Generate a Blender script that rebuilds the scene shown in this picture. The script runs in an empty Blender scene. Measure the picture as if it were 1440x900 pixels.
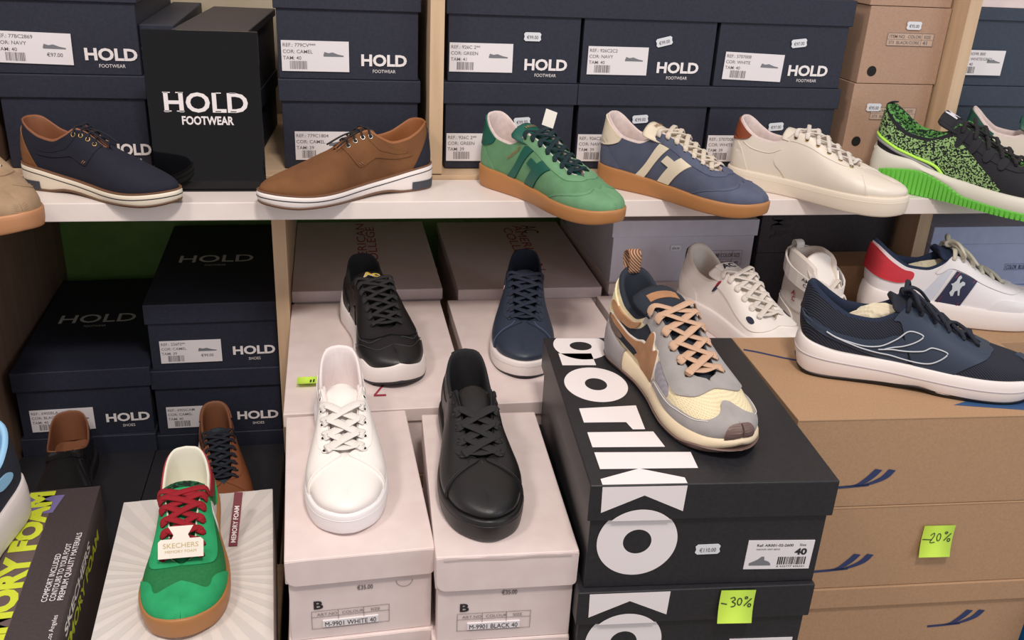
import bpy, bmesh, math, random
from mathutils import Vector, Matrix
from mathutils.geometry import delaunay_2d_cdt

# ------------------------------------------------------------------ camera, world, lights
scene = bpy.context.scene
COL = scene.collection
H = 1.55                                     # camera height above the floor

def make_camera():
    cd = bpy.data.cameras.new('camera'); cam = bpy.data.objects.new('camera', cd); COL.objects.link(cam)
    cd.sensor_width = 36.0; cd.lens = 32.5; cd.clip_start = 0.02; cd.clip_end = 60
    pitch, roll, yaw = math.radians(23.7), math.radians(3.05), math.radians(11.75)
    cp, sp = math.cos(pitch), math.sin(pitch)
    r0, u0, f0 = Vector((1, 0, 0)), Vector((0, sp, cp)), Vector((0, cp, -sp))
    r = r0*math.cos(roll)+u0*math.sin(roll); u = -r0*math.sin(roll)+u0*math.cos(roll)
    rz = Matrix.Rotation(-yaw, 3, 'Z')
    r, u, f = rz@r, rz@u, rz@f0
    m = Matrix((r, u, -f)).transposed().to_4x4(); m.translation = Vector((0, 0, H))
    cam.matrix_world = m; scene.camera = cam
make_camera()

world = bpy.data.worlds.new('world'); scene.world = world; world.use_nodes = True
bg = world.node_tree.nodes['Background']; bg.inputs[0].default_value = (1.0, 0.92, 0.93, 1); bg.inputs[1].default_value = 0.50

def area(name, loc, target, size, sy, power, col):
    l = bpy.data.lights.new(name, 'AREA'); l.shape = 'RECTANGLE'; l.size = size; l.size_y = sy; l.energy = power; l.color = col
    o = bpy.data.objects.new(name, l); COL.objects.link(o); o.location = loc
    o.rotation_euler = (Vector(target)-Vector(loc)).to_track_quat('-Z', 'Y').to_euler()
area('ceiling_light', (0.25, -0.15, 3.0), (0.25, 1.3, 0.9), 0.30, 0.22, 30, (1.0, 0.91, 0.84))
area('ceiling_light', (-0.9, 0.30, 2.8), (0.0, 1.2, 0.9), 0.3, 0.3, 12, (1.0, 0.89, 0.82))
area('cool_side_light', (2.6, -0.9, 1.9), (0.9, 1.2, 1.0), 1.2, 1.4, 16, (0.80, 0.90, 1.0))  # broad cool area light from the right, out of view
scene.view_settings.view_transform = 'Standard'; scene.view_settings.look = 'None'
scene.view_settings.exposure = 0.0; scene.view_settings.gamma = 1.0

# ------------------------------------------------------------------ materials
MATS = {}
def srgb(c):
    return tuple(((x/255)/12.92 if x/255 <= 0.04045 else ((x/255+0.055)/1.055)**2.4) for x in c)+(1,)
def mat(name, c, rough=0.6, kind=None, c2=None, scale=200, bump=0.1, spec=0.5, metal=0, sheen=0, amt=0.5):
    if name in MATS: return MATS[name]
    m = bpy.data.materials.new(name); m.use_nodes = True; nt = m.node_tree; N, Lk = nt.nodes, nt.links
    b = N['Principled BSDF']; col = srgb(c); b.inputs['Base Color'].default_value = col
    b.inputs['Roughness'].default_value = rough; b.inputs['Metallic'].default_value = metal
    b.inputs['Specular IOR Level'].default_value = spec
    if sheen: b.inputs['Sheen Weight'].default_value = sheen; b.inputs['Sheen Tint'].default_value = col
    tc = N.new('ShaderNodeTexCoord')
    def noise(sc, det=3):
        n = N.new('ShaderNodeTexNoise'); n.inputs['Scale'].default_value = sc; n.inputs['Detail'].default_value = det
        Lk.new(tc.outputs['Object'], n.inputs['Vector']); return n.outputs[0]
    def setbump(h, s, d=0.001):
        bp = N.new('ShaderNodeBump'); bp.inputs['Strength'].default_value = s; bp.inputs['Distance'].default_value = d
        Lk.new(h, bp.inputs['Height']); Lk.new(bp.outputs[0], b.inputs['Normal'])
    def mix(fac, a, c_, lo=0.35, hi=0.65):
        r = N.new('ShaderNodeMapRange'); r.inputs['From Min'].default_value = lo; r.inputs['From Max'].default_value = hi
        Lk.new(fac, r.inputs['Value'])
        x = N.new('ShaderNodeMix'); x.data_type = 'RGBA'; Lk.new(r.outputs[0], x.inputs[0])
        x.inputs[6].default_value = a; x.inputs[7].default_value = c_; Lk.new(x.outputs[2], b.inputs['Base Color']); return x
    c2l = srgb(c2) if c2 else tuple(v*0.8 for v in col[:3])+(1,)
    if kind == 'card':
        mix(noise(scale, 4), col, c2l); setbump(noise(scale*3), bump, 0.0004)
    elif kind == 'suede':
        mix(noise(scale*0.25, 5), col, c2l, 0.3, 0.7); setbump(noise(scale*6, 4), bump, 0.0006)
    elif kind == 'leather':
        v = N.new('ShaderNodeTexVoronoi'); v.inputs['Scale'].default_value = scale*4; Lk.new(tc.outputs['Object'], v.inputs['Vector'])
        setbump(v.outputs['Distance'], bump, 0.0004)
    elif kind == 'mesh':
        v = N.new('ShaderNodeTexVoronoi'); v.inputs['Scale'].default_value = scale; v.inputs['Randomness'].default_value = 0.15
        Lk.new(tc.outputs['Object'], v.inputs['Vector']); mix(v.outputs['Distance'], c2l, col, 0.15, 0.45); setbump(v.outputs['Distance'], bump, 0.001)
    elif kind == 'rib':
        w = N.new('ShaderNodeTexWave'); w.inputs['Scale'].default_value = scale; w.bands_direction = 'DIAGONAL'; w.inputs['Distortion'].default_value = 0.6
        Lk.new(tc.outputs['Object'], w.inputs['Vector']); mix(w.outputs[1], c2l, col, 0.2, 0.7); setbump(w.outputs[1], bump, 0.001)
    elif kind == 'knit':
        v = N.new('ShaderNodeTexVoronoi'); v.inputs['Scale'].default_value = scale; Lk.new(tc.outputs['Object'], v.inputs['Vector'])
        s = N.new('ShaderNodeSeparateColor'); Lk.new(v.outputs['Color'], s.inputs[0])
        g = N.new('ShaderNodeNewGeometry')
        mix(s.outputs[0], col, c2l, amt-0.02, amt+0.02); setbump(v.outputs['Distance'], bump, 0.001)
    elif kind == 'wood':
        mp = N.new('ShaderNodeMapping'); mp.inputs['Scale'].default_value = (60, 60, 4); Lk.new(tc.outputs['Object'], mp.inputs[0])
        n = N.new('ShaderNodeTexNoise'); n.inputs['Scale'].default_value = 1.0; n.inputs['Detail'].default_value = 5; Lk.new(mp.outputs[0], n.inputs['Vector'])
        mix(n.outputs[0], col, c2l, 0.3, 0.7); setbump(n.outputs[0], bump, 0.0006)
    elif kind == 'woodx':
        mp = N.new('ShaderNodeMapping'); mp.inputs['Scale'].default_value = (4, 60, 90); Lk.new(tc.outputs['Object'], mp.inputs[0])
        n = N.new('ShaderNodeTexNoise'); n.inputs['Scale'].default_value = 1.0; n.inputs['Detail'].default_value = 5; Lk.new(mp.outputs[0], n.inputs['Vector'])
        mix(n.outputs[0], col, c2l, 0.3, 0.7); setbump(n.outputs[0], bump, 0.0006)
    MATS[name] = m; return m

navy_card = mat('navy_card', (37, 41, 58), .62, 'card', (30, 34, 49), 250, .25)
navy_card_dull = mat('navy_card_dull', (30, 36, 40), .75, 'card', (24, 30, 34), 250, .25)
slate_card = mat('slate_card', (52, 64, 80), .6, 'card', (46, 57, 72), 250, .2)
black_card = mat('black_card', (40, 40, 44), .42, 'card', (34, 34, 38), 250, .15)
char_card = mat('charcoal_card', (60, 55, 60), .6, 'card', (50, 46, 52), 250, .15)
white_card = mat('white_card', (229, 214, 210), .5, 'card', (223, 207, 203), 40, .08)
grey_card = mat('grey_white_card', (214, 202, 202), .5, 'card', (208, 196, 196), 40, .08)
kraft = mat('kraft', (180, 145, 112), .8, 'card', (172, 137, 104), 420, .25)
kraft_pink = mat('kraft_pale', (180, 148, 126), .8, 'card', (172, 140, 118), 420, .25)
pale_blue = mat('pale_blue_card', (172, 186, 220), .55, 'card', (166, 180, 214), 60, .1)
print_white = mat('print_white', (238, 232, 232), .5)
print_grey = mat('print_grey', (120, 122, 128), .35)
print_black = mat('print_black', (40, 38, 42), .6)
print_soft = mat('print_soft_grey', (120, 112, 112), .6)
print_red = mat('print_red', (156, 48, 68), .6)
print_navy = mat('print_navy', (44, 58, 100), .6)
label_white = mat('label_white', (232, 228, 230), .45)
tag_white = mat('tag_white', (222, 226, 232), .4)
sticky = mat('sticky_note_green', (212, 250, 90), .7)
ink = mat('ink', (40, 60, 50), .5)
steel = mat('steel', (200, 195, 185), .3, metal=1)
brass = mat('brass', (190, 160, 110), .35, metal=1)
hole = mat('eyelet_dark', (20, 18, 18), .8)

# ------------------------------------------------------------------ basic helpers
def link(name, mesh, m=None, parent=None):
    o = bpy.data.objects.new(name, mesh); COL.objects.link(o)
    if m is not None and len(mesh.materials) == 0: mesh.materials.append(m)
    if parent: o.parent = parent
    return o
def tag(o, label, cat, group=None):
    o['label'] = label; o['category'] = cat
    if group: o['group'] = group
    return o
def empty(name, loc, rz=0, label=None, cat=None, group=None, scale=(1, 1, 1)):
    o = bpy.data.objects.new(name, None); COL.objects.link(o); o.empty_display_size = .05
    o.location = loc; o.rotation_euler = (0, 0, rz); o.scale = scale
    if label: tag(o, label, cat, group)
    return o
def mesh_from(name, verts, faces, smooth=False, merge=0):
    me = bpy.data.meshes.new(name); me.from_pydata([tuple(v) for v in verts], [], faces)
    bm = bmesh.new(); bm.from_mesh(me)
    if merge: bmesh.ops.remove_doubles(bm, verts=bm.verts, dist=merge)
    bmesh.ops.recalc_face_normals(bm, faces=bm.faces)
    bm.to_mesh(me); bm.free()
    if smooth: me.polygons.foreach_set('use_smooth', [True]*len(me.polygons))
    me.update(); return me
def box_mesh(name, x0, x1, y0, y1, z0, z1, bevel=0.0, seg=2):
    bm = bmesh.new(); bmesh.ops.create_cube(bm, size=1)
    for v in bm.verts:
        v.co = Vector(((x0+x1)/2+v.co.x*(x1-x0), (y0+y1)/2+v.co.y*(y1-y0), (z0+z1)/2+v.co.z*(z1-z0)))
    if bevel: bmesh.ops.bevel(bm, geom=list(bm.edges), offset=bevel, segments=seg, profile=.5, affect='EDGES')
    me = bpy.data.meshes.new(name); bm.to_mesh(me); bm.free(); return me
_tc = {}
def text_geo(s, size=1.0, sx=1.0, bold=0.0, align='LEFT', track=1.0):
    key = (s, size, sx, bold, align, track)
    if key not in _tc:
        cu = bpy.data.curves.new('t', 'FONT'); cu.body = s; cu.size = size; cu.align_x = align; cu.align_y = 'BOTTOM_BASELINE'
        cu.offset = bold; cu.resolution_u = 3; cu.space_character = track
        o = bpy.data.objects.new('t', cu); COL.objects.link(o)
        dg = bpy.context.evaluated_depsgraph_get(); me = bpy.data.meshes.new_from_object(o.evaluated_get(dg))
        vs = [(v.co.x*sx, v.co.y) for v in me.vertices]; fs = [tuple(p.vertices) for p in me.polygons]
        bpy.data.objects.remove(o); bpy.data.curves.remove(cu); bpy.data.meshes.remove(me)
        _tc[key] = (vs, fs)
    return _tc[key]
class Flat:
    """collects flat 2-D shapes (u,v) and lays them on a plane"""
    def __init__(s): s.v = []; s.f = []
    def add(s, vs, fs, du=0, dv=0, rot=0, sc=1):
        b = len(s.v); c, n = math.cos(rot), math.sin(rot)
        s.v += [(du+sc*(x*c-y*n), dv+sc*(x*n+y*c)) for x, y in vs]; s.f += [tuple(i+b for i in f) for f in fs]; return s
    def text(s, t, u, v, size, sx=1, bold=0, align='LEFT', rot=0, track=1):
        a, f = text_geo(t, 1.0, sx, bold, align, track); return s.add(a, f, u, v, rot, size)
    def rect(s, u, v, w, h, rot=0): return s.add([(0, 0), (w, 0), (w, h), (0, h)], [(0, 1, 2, 3)], u, v, rot)
    def poly(s, pts):
        r = delaunay_2d_cdt([Vector(p) for p in pts], [], [list(range(len(pts)))], 1, 1e-7)
        return s.add([(a.x, a.y) for a in r[0]], [tuple(f) for f in r[2]])
    def ring(s, u, v, ro, ri, sx=1, n=40, half=None):
        a0, a1 = half if half else (0, 2*math.pi)
        vs = []; fs = []
        for i in range(n+1):
            a = a0+(a1-a0)*i/n
            vs += [(u+ro*sx*math.cos(a), v+ro*math.sin(a)), (u+ri*sx*math.cos(a), v+ri*math.sin(a))]
        for i in range(n): fs.append((2*i, 2*i+1, 2*i+3, 2*i+2))
        return s.add(vs, fs)
    def bars(s, u, v, w, h, seed=1):
        r = random.Random(seed); x = 0
        while x < w:
            b = r.choice((.0006, .0009, .0014)); s.rect(u+x, v, min(b, w-x), h); x += b+r.choice((.0005, .0008, .0012))
        return s
    def stroke(s, pts, w):
        pts = [Vector(p) for p in pts]; vs = []; fs = []
        for i, p in enumerate(pts):
            d = (pts[min(i+1, len(pts)-1)]-pts[max(i-1, 0)]).normalized(); n = Vector((-d.y, d.x))*w/2
            vs += [tuple(p+n), tuple(p-n)]
        for i in range(len(pts)-1): fs.append((2*i, 2*i+1, 2*i+3, 2*i+2))
        return s.add(vs, fs)
    def build(s, name, m, parent, plane='front', at=0.0):
        if plane == 'front': V = [(u, at, v) for u, v in s.v]        # faces -Y
        elif plane == 'top': V = [(u, v, at) for u, v in s.v]        # faces +Z
        elif plane == 'right': V = [(at, u, v) for u, v in s.v]      # faces +X
        elif plane == 'left': V = [(at, -u, v) for u, v in s.v]
        me = bpy.data.meshes.new(name); me.from_pydata(V, [], s.f); me.update(); return link(name, me, m, parent)

def pchip(keys, n=401):
    """table of n values of a smooth curve through keys [(x,v)...] for x in 0..1"""
    xs = [k[0] for k in keys]; ys = [k[1] for k in keys]; N = len(xs)
    h = [xs[i+1]-xs[i] for i in range(N-1)]; d = [(ys[i+1]-ys[i])/h[i] for i in range(N-1)]
    m = [d[0]]+[0 if d[i-1]*d[i] <= 0 else 2*d[i-1]*d[i]/(d[i-1]+d[i]) for i in range(1, N-1)]+[d[-1]]
    out = []; i = 0
    for k in range(n):
        x = k/(n-1)
        if x <= xs[0]: out.append(ys[0]); continue
        if x >= xs[-1]: out.append(ys[-1]); continue
        while x > xs[i+1]: i += 1
        t = (x-xs[i])/h[i]; t2, t3 = t*t, t*t*t
        out.append((2*t3-3*t2+1)*ys[i]+(t3-2*t2+t)*h[i]*m[i]+(-2*t3+3*t2)*ys[i+1]+(t3-t2)*h[i]*m[i+1])
    return out
def look(tab, x):
    x = min(max(x, 0), 1)*(len(tab)-1); i = min(int(x), len(tab)-2); f = x-i; return tab[i]*(1-f)+tab[i+1]*f
def catmull(pts, per=6):
    P = [Vector(p) for p in pts]; P = [P[0]*2-P[1]]+P+[P[-1]*2-P[-2]]; out = []
    for i in range(1, len(P)-2):
        a, b, c, d = P[i-1:i+3]
        for k in range(per):
            t = k/per; out.append(.5*((2*b)+(c-a)*t+(2*a-5*b+4*c-d)*t*t+(3*b-a-3*c+d)*t**3))
    out.append(P[-2].copy()); return out
class Geo:
    def __init__(s): s.v = []; s.f = []
    def ribbon(s, pts, normals, w, th, n=8, flat=True, taper=None):
        b = len(s.v); m = len(pts)
        for i, p in enumerate(pts):
            d = (pts[min(i+1, m-1)]-pts[max(i-1, 0)]).normalized(); nn = normals[i] if isinstance(normals, list) else normals
            side = d.cross(nn)
            side = side.normalized() if side.length > 1e-6 else Vector((1, 0, 0)); up = side.cross(d).normalized()
            ww = w*(taper[i] if taper else 1)
            for k in range(n):
                a = 2*math.pi*k/n; ca, sa = math.cos(a), math.sin(a)
                s.v.append(p+side*ww/2*(abs(ca)**.7*(1 if ca > 0 else -1))+up*th/2*(abs(sa)**.7*(1 if sa > 0 else -1)))
        for i in range(m-1):
            for k in range(n):
                s.f.append((b+i*n+k, b+i*n+(k+1) % n, b+(i+1)*n+(k+1) % n, b+(i+1)*n+k))
        s.f.append(tuple(b+k for k in range(n))[::-1]); s.f.append(tuple(b+(m-1)*n+k for k in range(n)))
        return s
    def tube(s, pts, r, n=6): return s.ribbon(pts, Vector((.13, .21, .97)), 2*r, 2*r, n)
    def torus(s, c, nrm, R, r, n=14, k=6):
        q = nrm.to_track_quat('Z', 'Y'); b = len(s.v)
        for i in range(n):
            a = 2*math.pi*i/n
            for j in range(k):
                e = 2*math.pi*j/k; s.v.append(c+q@Vector(((R+r*math.cos(e))*math.cos(a), (R+r*math.cos(e))*math.sin(a), r*math.sin(e))))
        for i in range(n):
            for j in range(k): s.f.append((b+i*k+j, b+i*k+(j+1) % k, b+((i+1) % n)*k+(j+1) % k, b+((i+1) % n)*k+j))
        return s
    def disc(s, c, nrm, R, n=12, th=.0008):
        q = nrm.to_track_quat('Z', 'Y'); b = len(s.v)
        for z in (0, th):
            for i in range(n):
                a = 2*math.pi*i/n; s.v.append(c+q@Vector((R*math.cos(a), R*math.sin(a), z)))
        s.f.append(tuple(b+n+i for i in range(n)))
        for i in range(n): s.f.append((b+i, b+(i+1) % n, b+n+(i+1) % n, b+n+i))
        return s
    def build(s, name, m, parent, smooth=True): return link(name, mesh_from(name, s.v, s.f, smooth), m, parent)

# ------------------------------------------------------------------ room and shelving
wood = mat('birch_wood', (214, 186, 154), .55, 'wood', (196, 166, 132), bump=.15)
woodx = mat('birch_wood_edge', (216, 188, 156), .55, 'woodx', (198, 168, 134), bump=.15)
dark_wood = mat('brown_panel', (140, 112, 94), .6, 'wood', (120, 94, 78), bump=.15)
shelf_white = mat('white_shelf_board', (238, 228, 222), .35, 'card', (234, 224, 218), 30, .03)
green_panel = mat('green_panel', (112, 160, 78), .6, 'card', (104, 150, 70), 30, .05)
beige_panel = mat('beige_panel', (196, 184, 162), .7, 'card', (186, 174, 150), 20, .05)
wall_m = mat('wall_paint', (200, 190, 178), .8, 'card', (192, 182, 170), 30, .05)
floor_m = mat('floor_tile', (150, 140, 130), .5, 'card', (140, 130, 120), 12, .05)
def structure(name, x0, x1, y0, y1, z0, z1, m):
    o = link(name, box_mesh(name, x0, x1, y0, y1, z0, z1), m); o['kind'] = 'structure'; return o
structure('floor', -3, 3.5, -2.0, 2.2, -.05, 0, floor_m)
structure('wall_back', -3, 3.5, 2.2, 2.28, 0, 3.2, wall_m)
unit = empty('shelving_unit', (0.3, 1.9, 0), 0, 'wooden shelving unit with a white front board, birch uprights and a green back panel', 'shelf')
def upart(name, x0, x1, y0, y1, z0, z1, m, bev=.0008):
    o = link(name, box_mesh(name, x0-.3, x1-.3, y0-1.9, y1-1.9, z0, z1, bev), m, unit); return o
upart('front_board', -1.05, 1.50, 1.285, 1.402, 1.139, 1.165, shelf_white, .0012)
upart('shelf_plank', -1.05, 1.50, 1.404, 1.86, 1.145, 1.172, woodx)
upart('upright', .147, .168, 1.402, 1.86, 1.174, 1.80, wood)
upart('upright', 1.015, 1.037, 1.402, 1.86, 1.174, 1.80, wood)
upart('upright', 1.015, 1.040, 1.402, 1.86, 0.02, 1.143, wood)
upart('upright', -.094, -.073, 1.402, 1.86, 0.02, 1.143, wood)
upart('side_panel', -.552, -.527, 1.30, 1.86, 0.02, 1.137, dark_wood)
upart('side_panel', -.500, -.480, 1.402, 1.86, 1.174, 1.80, dark_wood)
upart('lower_back_panel', -1.05, 1.50, 1.865, 1.885, 0.02, 1.16, green_panel)
upart('upper_back_panel', -1.05, 1.50, 1.865, 1.885, 1.162, 1.82, beige_panel)
g_ = bmesh.new()
for k in range(9):
    mtx = Matrix.Translation((1.0149-.3, 1.455-1.9+(.006 if k % 2 else 0), 1.235+k*.030)) @ Matrix.Rotation(math.pi/2, 4, 'Y')
    bmesh.ops.create_circle(g_, cap_ends=True, segments=10, radius=.0022, matrix=mtx)
me = bpy.data.meshes.new('peg_hole'); g_.to_mesh(me); g_.free(); link('peg_hole', me, hole, unit)
def platform(x0, x1, y0, y1, z, label):
    r = empty('display_platform', ((x0+x1)/2, (y0+y1)/2, 0), 0, label, 'platform'); cx, cy = (x0+x1)/2, (y0+y1)/2
    link('platform_top', box_mesh('platform_top', x0-cx, x1-cx, y0-cy, y1-cy, z-.02, z, .001), woodx, r)
    link('platform_base', box_mesh('platform_base', x0-cx+.02, x1-cx-.02, y0-cy+.02, y1-cy-.01, 0, z-.02), dark_wood, r)

# ------------------------------------------------------------------ boxes
def fit(flat, s, u, v, w, h, bold=.02, track=1.0, rot=0, align='LEFT'):
    """lettering of given width and cap height"""
    vs, fs = text_geo(s, 1, 1, bold, 'LEFT', track); x0 = min(a for a, b in vs); x1 = max(a for a, b in vs); y0 = min(b for a, b in vs if True); y1 = max(b for a, b in vs)
    fl = [((a-x0)/(x1-x0)*w-(w/2 if align == 'CENTER' else 0), (b-max(y0, 0))/(y1-max(y0, 0))*h) for a, b in vs]
    flat.add(fl, fs, u, v, rot); return flat
BOXN = [0]
def shoebox(name, label, x, y, zt, w, d, h, yaw, lid, m, group=None, lm=None, over=.003, cat='box', inner=False):
    r = empty(name, (x, y, zt-h), math.radians(yaw), label, cat, group)
    link('body', box_mesh('body', .001, w-.001, .001, d-.001, 0, h-.004 if (lid or inner) else h, .0008), m, r)
    if lid: link('lid', box_mesh('lid', -over, w+over, -over, d+over, h-lid, h, .0014, 3), lm or m, r)
    r['_w'] = w; r['_h'] = h; return r
def wordmark(box, u, v, w, h, sub='FOOTWEAR', m=None, at=-.0004, plane='front', subw=.5, gap=.0105, sh=.0048, name='logo'):
    f = Flat(); fit(f, 'HOLD', u, v, w, h, .035); fit(f, sub, u+w/2, v-gap, w*subw, sh, .0, align='CENTER')
    return f.build(name, m or print_white, box, plane, at)
def size_label(box, u, v, w, h, lines, at=-.0006, price=None, seed=1, pict=True, tilt=0):
    e = link('size_label', box_mesh('size_label', 0, w, -.0004, 0.0004, 0, h, 0), label_white, box); e.location = (u, at, v); e.rotation_euler = (0, tilt, 0)
    f = Flat(); s = h*.155
    for i, t in enumerate(lines): f.text(t, w*.02, h*(.80-.21*i), s*1.05, 1.05, .005)
    f.bars(w*.12, h*.07, w*.26, h*.27, seed)
    if price: f.text(price, w*.66, h*.25, s*1.1, 1, .01)
    f.build('print', print_soft, e, 'front', -.0007)
    if pict:
        a, b, c = w*.62, h*.55, w*.30
        f = Flat().poly([(a, b), (a+c*.05, b+h*.10), (a+c*.25, b+h*.06), (a+c*.45, b+h*.09), (a+c*.75, b+h*.02), (a+c, b-h*.01), (a+c, b-h*.05), (a, b-h*.05)]); f.build('shoe_picture', print_grey, e, 'front', -.0007)
    return e
def price_tag(box, u, v, text, at=-.0008, rot=0, w=.027, h=.013):
    c = .0025
    P = [(c, 0), (w-c, 0), (w, c), (w-.001, h/2), (w, h-c), (w-c, h), (c, h), (0, h-c), (.001, h/2), (0, c)]
    n = len(P); V = [(a, 0, b) for a, b in P]+[(a, -.0005, b) for a, b in P]
    F = [tuple(range(n)), tuple(n+i for i in range(n))[::-1]]+[(i, (i+1) % n, n+(i+1) % n, n+i) for i in range(n)]
    e = link('price_tag', mesh_from('price_tag', V, F), tag_white, box); e.location = (u, at, v); e.rotation_euler = (0, -rot, 0)
    f = Flat(); fit(f, text, w/2, h*.25, w*.66, h*.42, .01, align='CENTER'); f.build('print', print_soft, e, 'front', -.0008)
    return e
NB = 'navy shoeboxes on the upper shelf'
ZU = 1.1725
U1, U2 = 1.308, 1.4490            # tops of the two visible rows of the upper shelf
def row_box(lab, x, w, zt, h=.1245, m=navy_card, y=1.44, d=.33, group=NB, lid=.033, yaw=0): return shoebox('shoebox', lab, x, y, zt, w, d, h, yaw, lid, m, group)
# column A
a2 = row_box('navy shoebox directly behind the navy derby shoe', -.462, .197, U1+.001, .1355); wordmark(a2, .140, .020, .058, .0165)
a1 = row_box('navy shoebox with a white size label at the top left corner', -.462, .197, U2, .1395, lid=.040); wordmark(a1, .122, .021, .071, .0165)
size_label(a1, .006, .015, .100, .043, ['REF.: 77BC2869', 'COR: NAVY', 'TAM: 40'], price='€97.00', seed=2, tilt=.02)
# column B, behind the display plate
shoebox('shoebox', 'dark shoebox squeezed beside the navy column above the display plate', -.262, 1.452, 1.2775, .042, .33, .105, 0, .03, navy_card)
shoebox('shoebox', 'dark shoebox standing directly behind the glossy display plate', -.216, 1.440, 1.2725, .098, .33, .100, -4, .03, navy_card)
shoebox('shoebox', 'dark shoebox lying under the one beside the navy column', -.262, 1.452, 1.380, .042, .33, .1025, 0, .03, char_card, lm=navy_card)
shoebox('shoebox', 'brownish black topped shoebox above the glossy display plate', -.216, 1.440, 1.376, .100, .33, .1035, -4, .012, char_card, lm=char_card)
# column C
c2 = row_box('navy shoebox behind the camel derby shoe', -.072, .206, U1+.001, .1355); size_label(c2, .018, .013, .082, .044, ['REF.: 779C1804', 'COR: CAMEL', 'TAM: 39'], seed=3)
c1 = row_box('navy shoebox above the one behind the camel derby shoe', -.074, .208, U2, .1395, lid=.040); wordmark(c1, .122, .021, .068, .0165)
size_label(c1, .006, .011, .098, .044, ['REF.: 779CV***', 'COR: CAMEL', 'TAM: 40'], seed=4)
# columns H
hx = [(.1775, .207), (.388, .219), (.611, .224)]
n1 = ['column right beside the centre upright', 'column behind the blue suede trainer', 'column left of the brown boxes']
rf = [(['REF.: 926C 2**', 'COR: GREEN', 'TAM: 41'], '€99.00', .117, .067, .0), (['REF.: 926C2C2', 'COR: NAVY', 'TAM: 40'], '€99.00', .121, .062, .25), (['REF.: 5707008', 'COR: WHITE', 'TAM: 40'], '€97.00', .126, .067, .12)]
for i, (x, w) in enumerate(hx):
    b = row_box('upper navy shoebox in the '+n1[i], x, w, U2, .1395, lid=.0405)
    wordmark(b, w*.57 if i else w*.58, .020, .068 if i == 0 else .070, .0165)
    L_, p_, pu, pv, pr_ = rf[i]
    size_label(b, .003 if i == 0 else .006+.004*i, .015-(.003 if i == 2 else 0), .098 if i < 2 else .102, .043, L_, seed=10+i, tilt=.03 if i == 2 else 0)
    price_tag(b, pu, pv-.004, p_, rot=pr_)
    b2 = row_box('lower navy shoebox in the '+n1[i], x+(.001 if i else -.002), w, U1+.001, .1355)
    size_label(b2, .003, .012, .098, .044, L_[:2]+['TAM: 39'], seed=20+i); price_tag(b2, (.110, .092, .108)[i], (.068, .074, .064)[i], p_, rot=.08)
# brown boxes
for i, (zt, lab) in enumerate(((1.5575, 'brown cardboard shoebox cut off by the top edge beside the right upright'), (1.4420, 'brown cardboard shoebox with a finger hole, middle one beside the right upright'), (1.3180, 'brown cardboard shoebox behind the black knit running shoe'))):
    h = (.1145, .1230, .1450)[i]; b = shoebox('cardboard_box', lab, .862+(.003 if i == 1 else 0), 1.44, zt, .148, .33, h, 0, 0, kraft_pink, 'brown shoeboxes on the upper shelf')
    f = Flat(); f.ring(.024, .020 if i == 1 else .048, .0085, 0, n=24); f.build('finger_hole', hole, b, at=.0006)
    if i:
        v = .062 if i == 1 else .086
        fr = link('printed_label', box_mesh('printed_label', .040, .124, 0, .0006, v, v+.020, 0), mat('pale_label', (196, 170, 150), .7), b)
        f = Flat()
        for (a, c, w_, h_) in ((.040, v, .084, .0006), (.040, v+.020, .0846, .0006), (.040, v, .0006, .020), (.124, v, .0006, .020), (.040, v+.010, .084, .0004), (.102, v, .0005, .020)): f.rect(a, c, w_, h_)
        f.text('ITEM NO.  COLOR', .043, v+.0125, .0070, 1.0, .005).text('SIZE', .106, v+.0125, .0068, 1.0, .005).text('373  BLACK/CORE', .043, v+.003, .0070, 1.0, .005).text('41', .106, v+.0025, .0088, 1.1, .02)
        f.build('print', print_soft, fr, at=-.0005); fr.rotation_euler = (0, 0, 0)
        if i == 1: price_tag(b, .070, .088, '€95.00')
        else: price_tag(b, .030, .100, '€95.00')
# slate boxes right of the upright
f2 = shoebox('shoebox', 'slate blue shoebox at the bottom right of the upper shelf, behind the ivory trainer', 1.060, 1.44, 1.3185, .235, .33, .1455, 0, .034, slate_card)
f1 = shoebox('shoebox', 'slate blue shoebox with a white label beside the right upright', 1.062, 1.44, 1.4460, .235, .33, .1270, 0, .020, slate_card)
size_label(f1, -.018, .018, .084, .041, ['REF.: X59R 800', 'COR: WHITE/GREY', 'TAM: 40'], seed=31, at=-.004)
shoebox('shoebox', 'white box on top of the slate blue boxes at the top right corner', 1.060, 1.44, 1.560, .235, .33, .1135, 0, 0, white_card)

# glossy display plate
gloss = mat('gloss_black', (13, 14, 17), .06, None, spec=.35)
dp = empty('display_plate', (-.2445, 1.345, 1.165), 0, 'glossy black upright display plate with large white lettering', 'sign')
link('plate', box_mesh('plate', 0, .151, -.004, 0.0, .003, .2215, .0006), gloss, dp)
link('foot', box_mesh('foot', .0, .150, -.006, .055, 0, .003, .0006), gloss, dp)
f = Flat(); fit(f, 'HOLD', .0215, .1135, .111, .0265, .022); fit(f, 'FOOTWEAR', .043, .096, .069, .0115, .03)
for (a, w_) in ((.0215, .0100), (.0385, .0100)):           # little serifs on the H
    for v in (.1135, .1388): f.rect(a-.001, v, w_, .0013)
f.rect(.0885, .1135, .0075, .0013).rect(.0900, .1388, .0075, .0013).rect(.1085, .1135, .008, .0013).rect(.1085, .1388, .008, .0013)
f.build('lettering', print_white, dp, at=-.0046)

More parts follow.
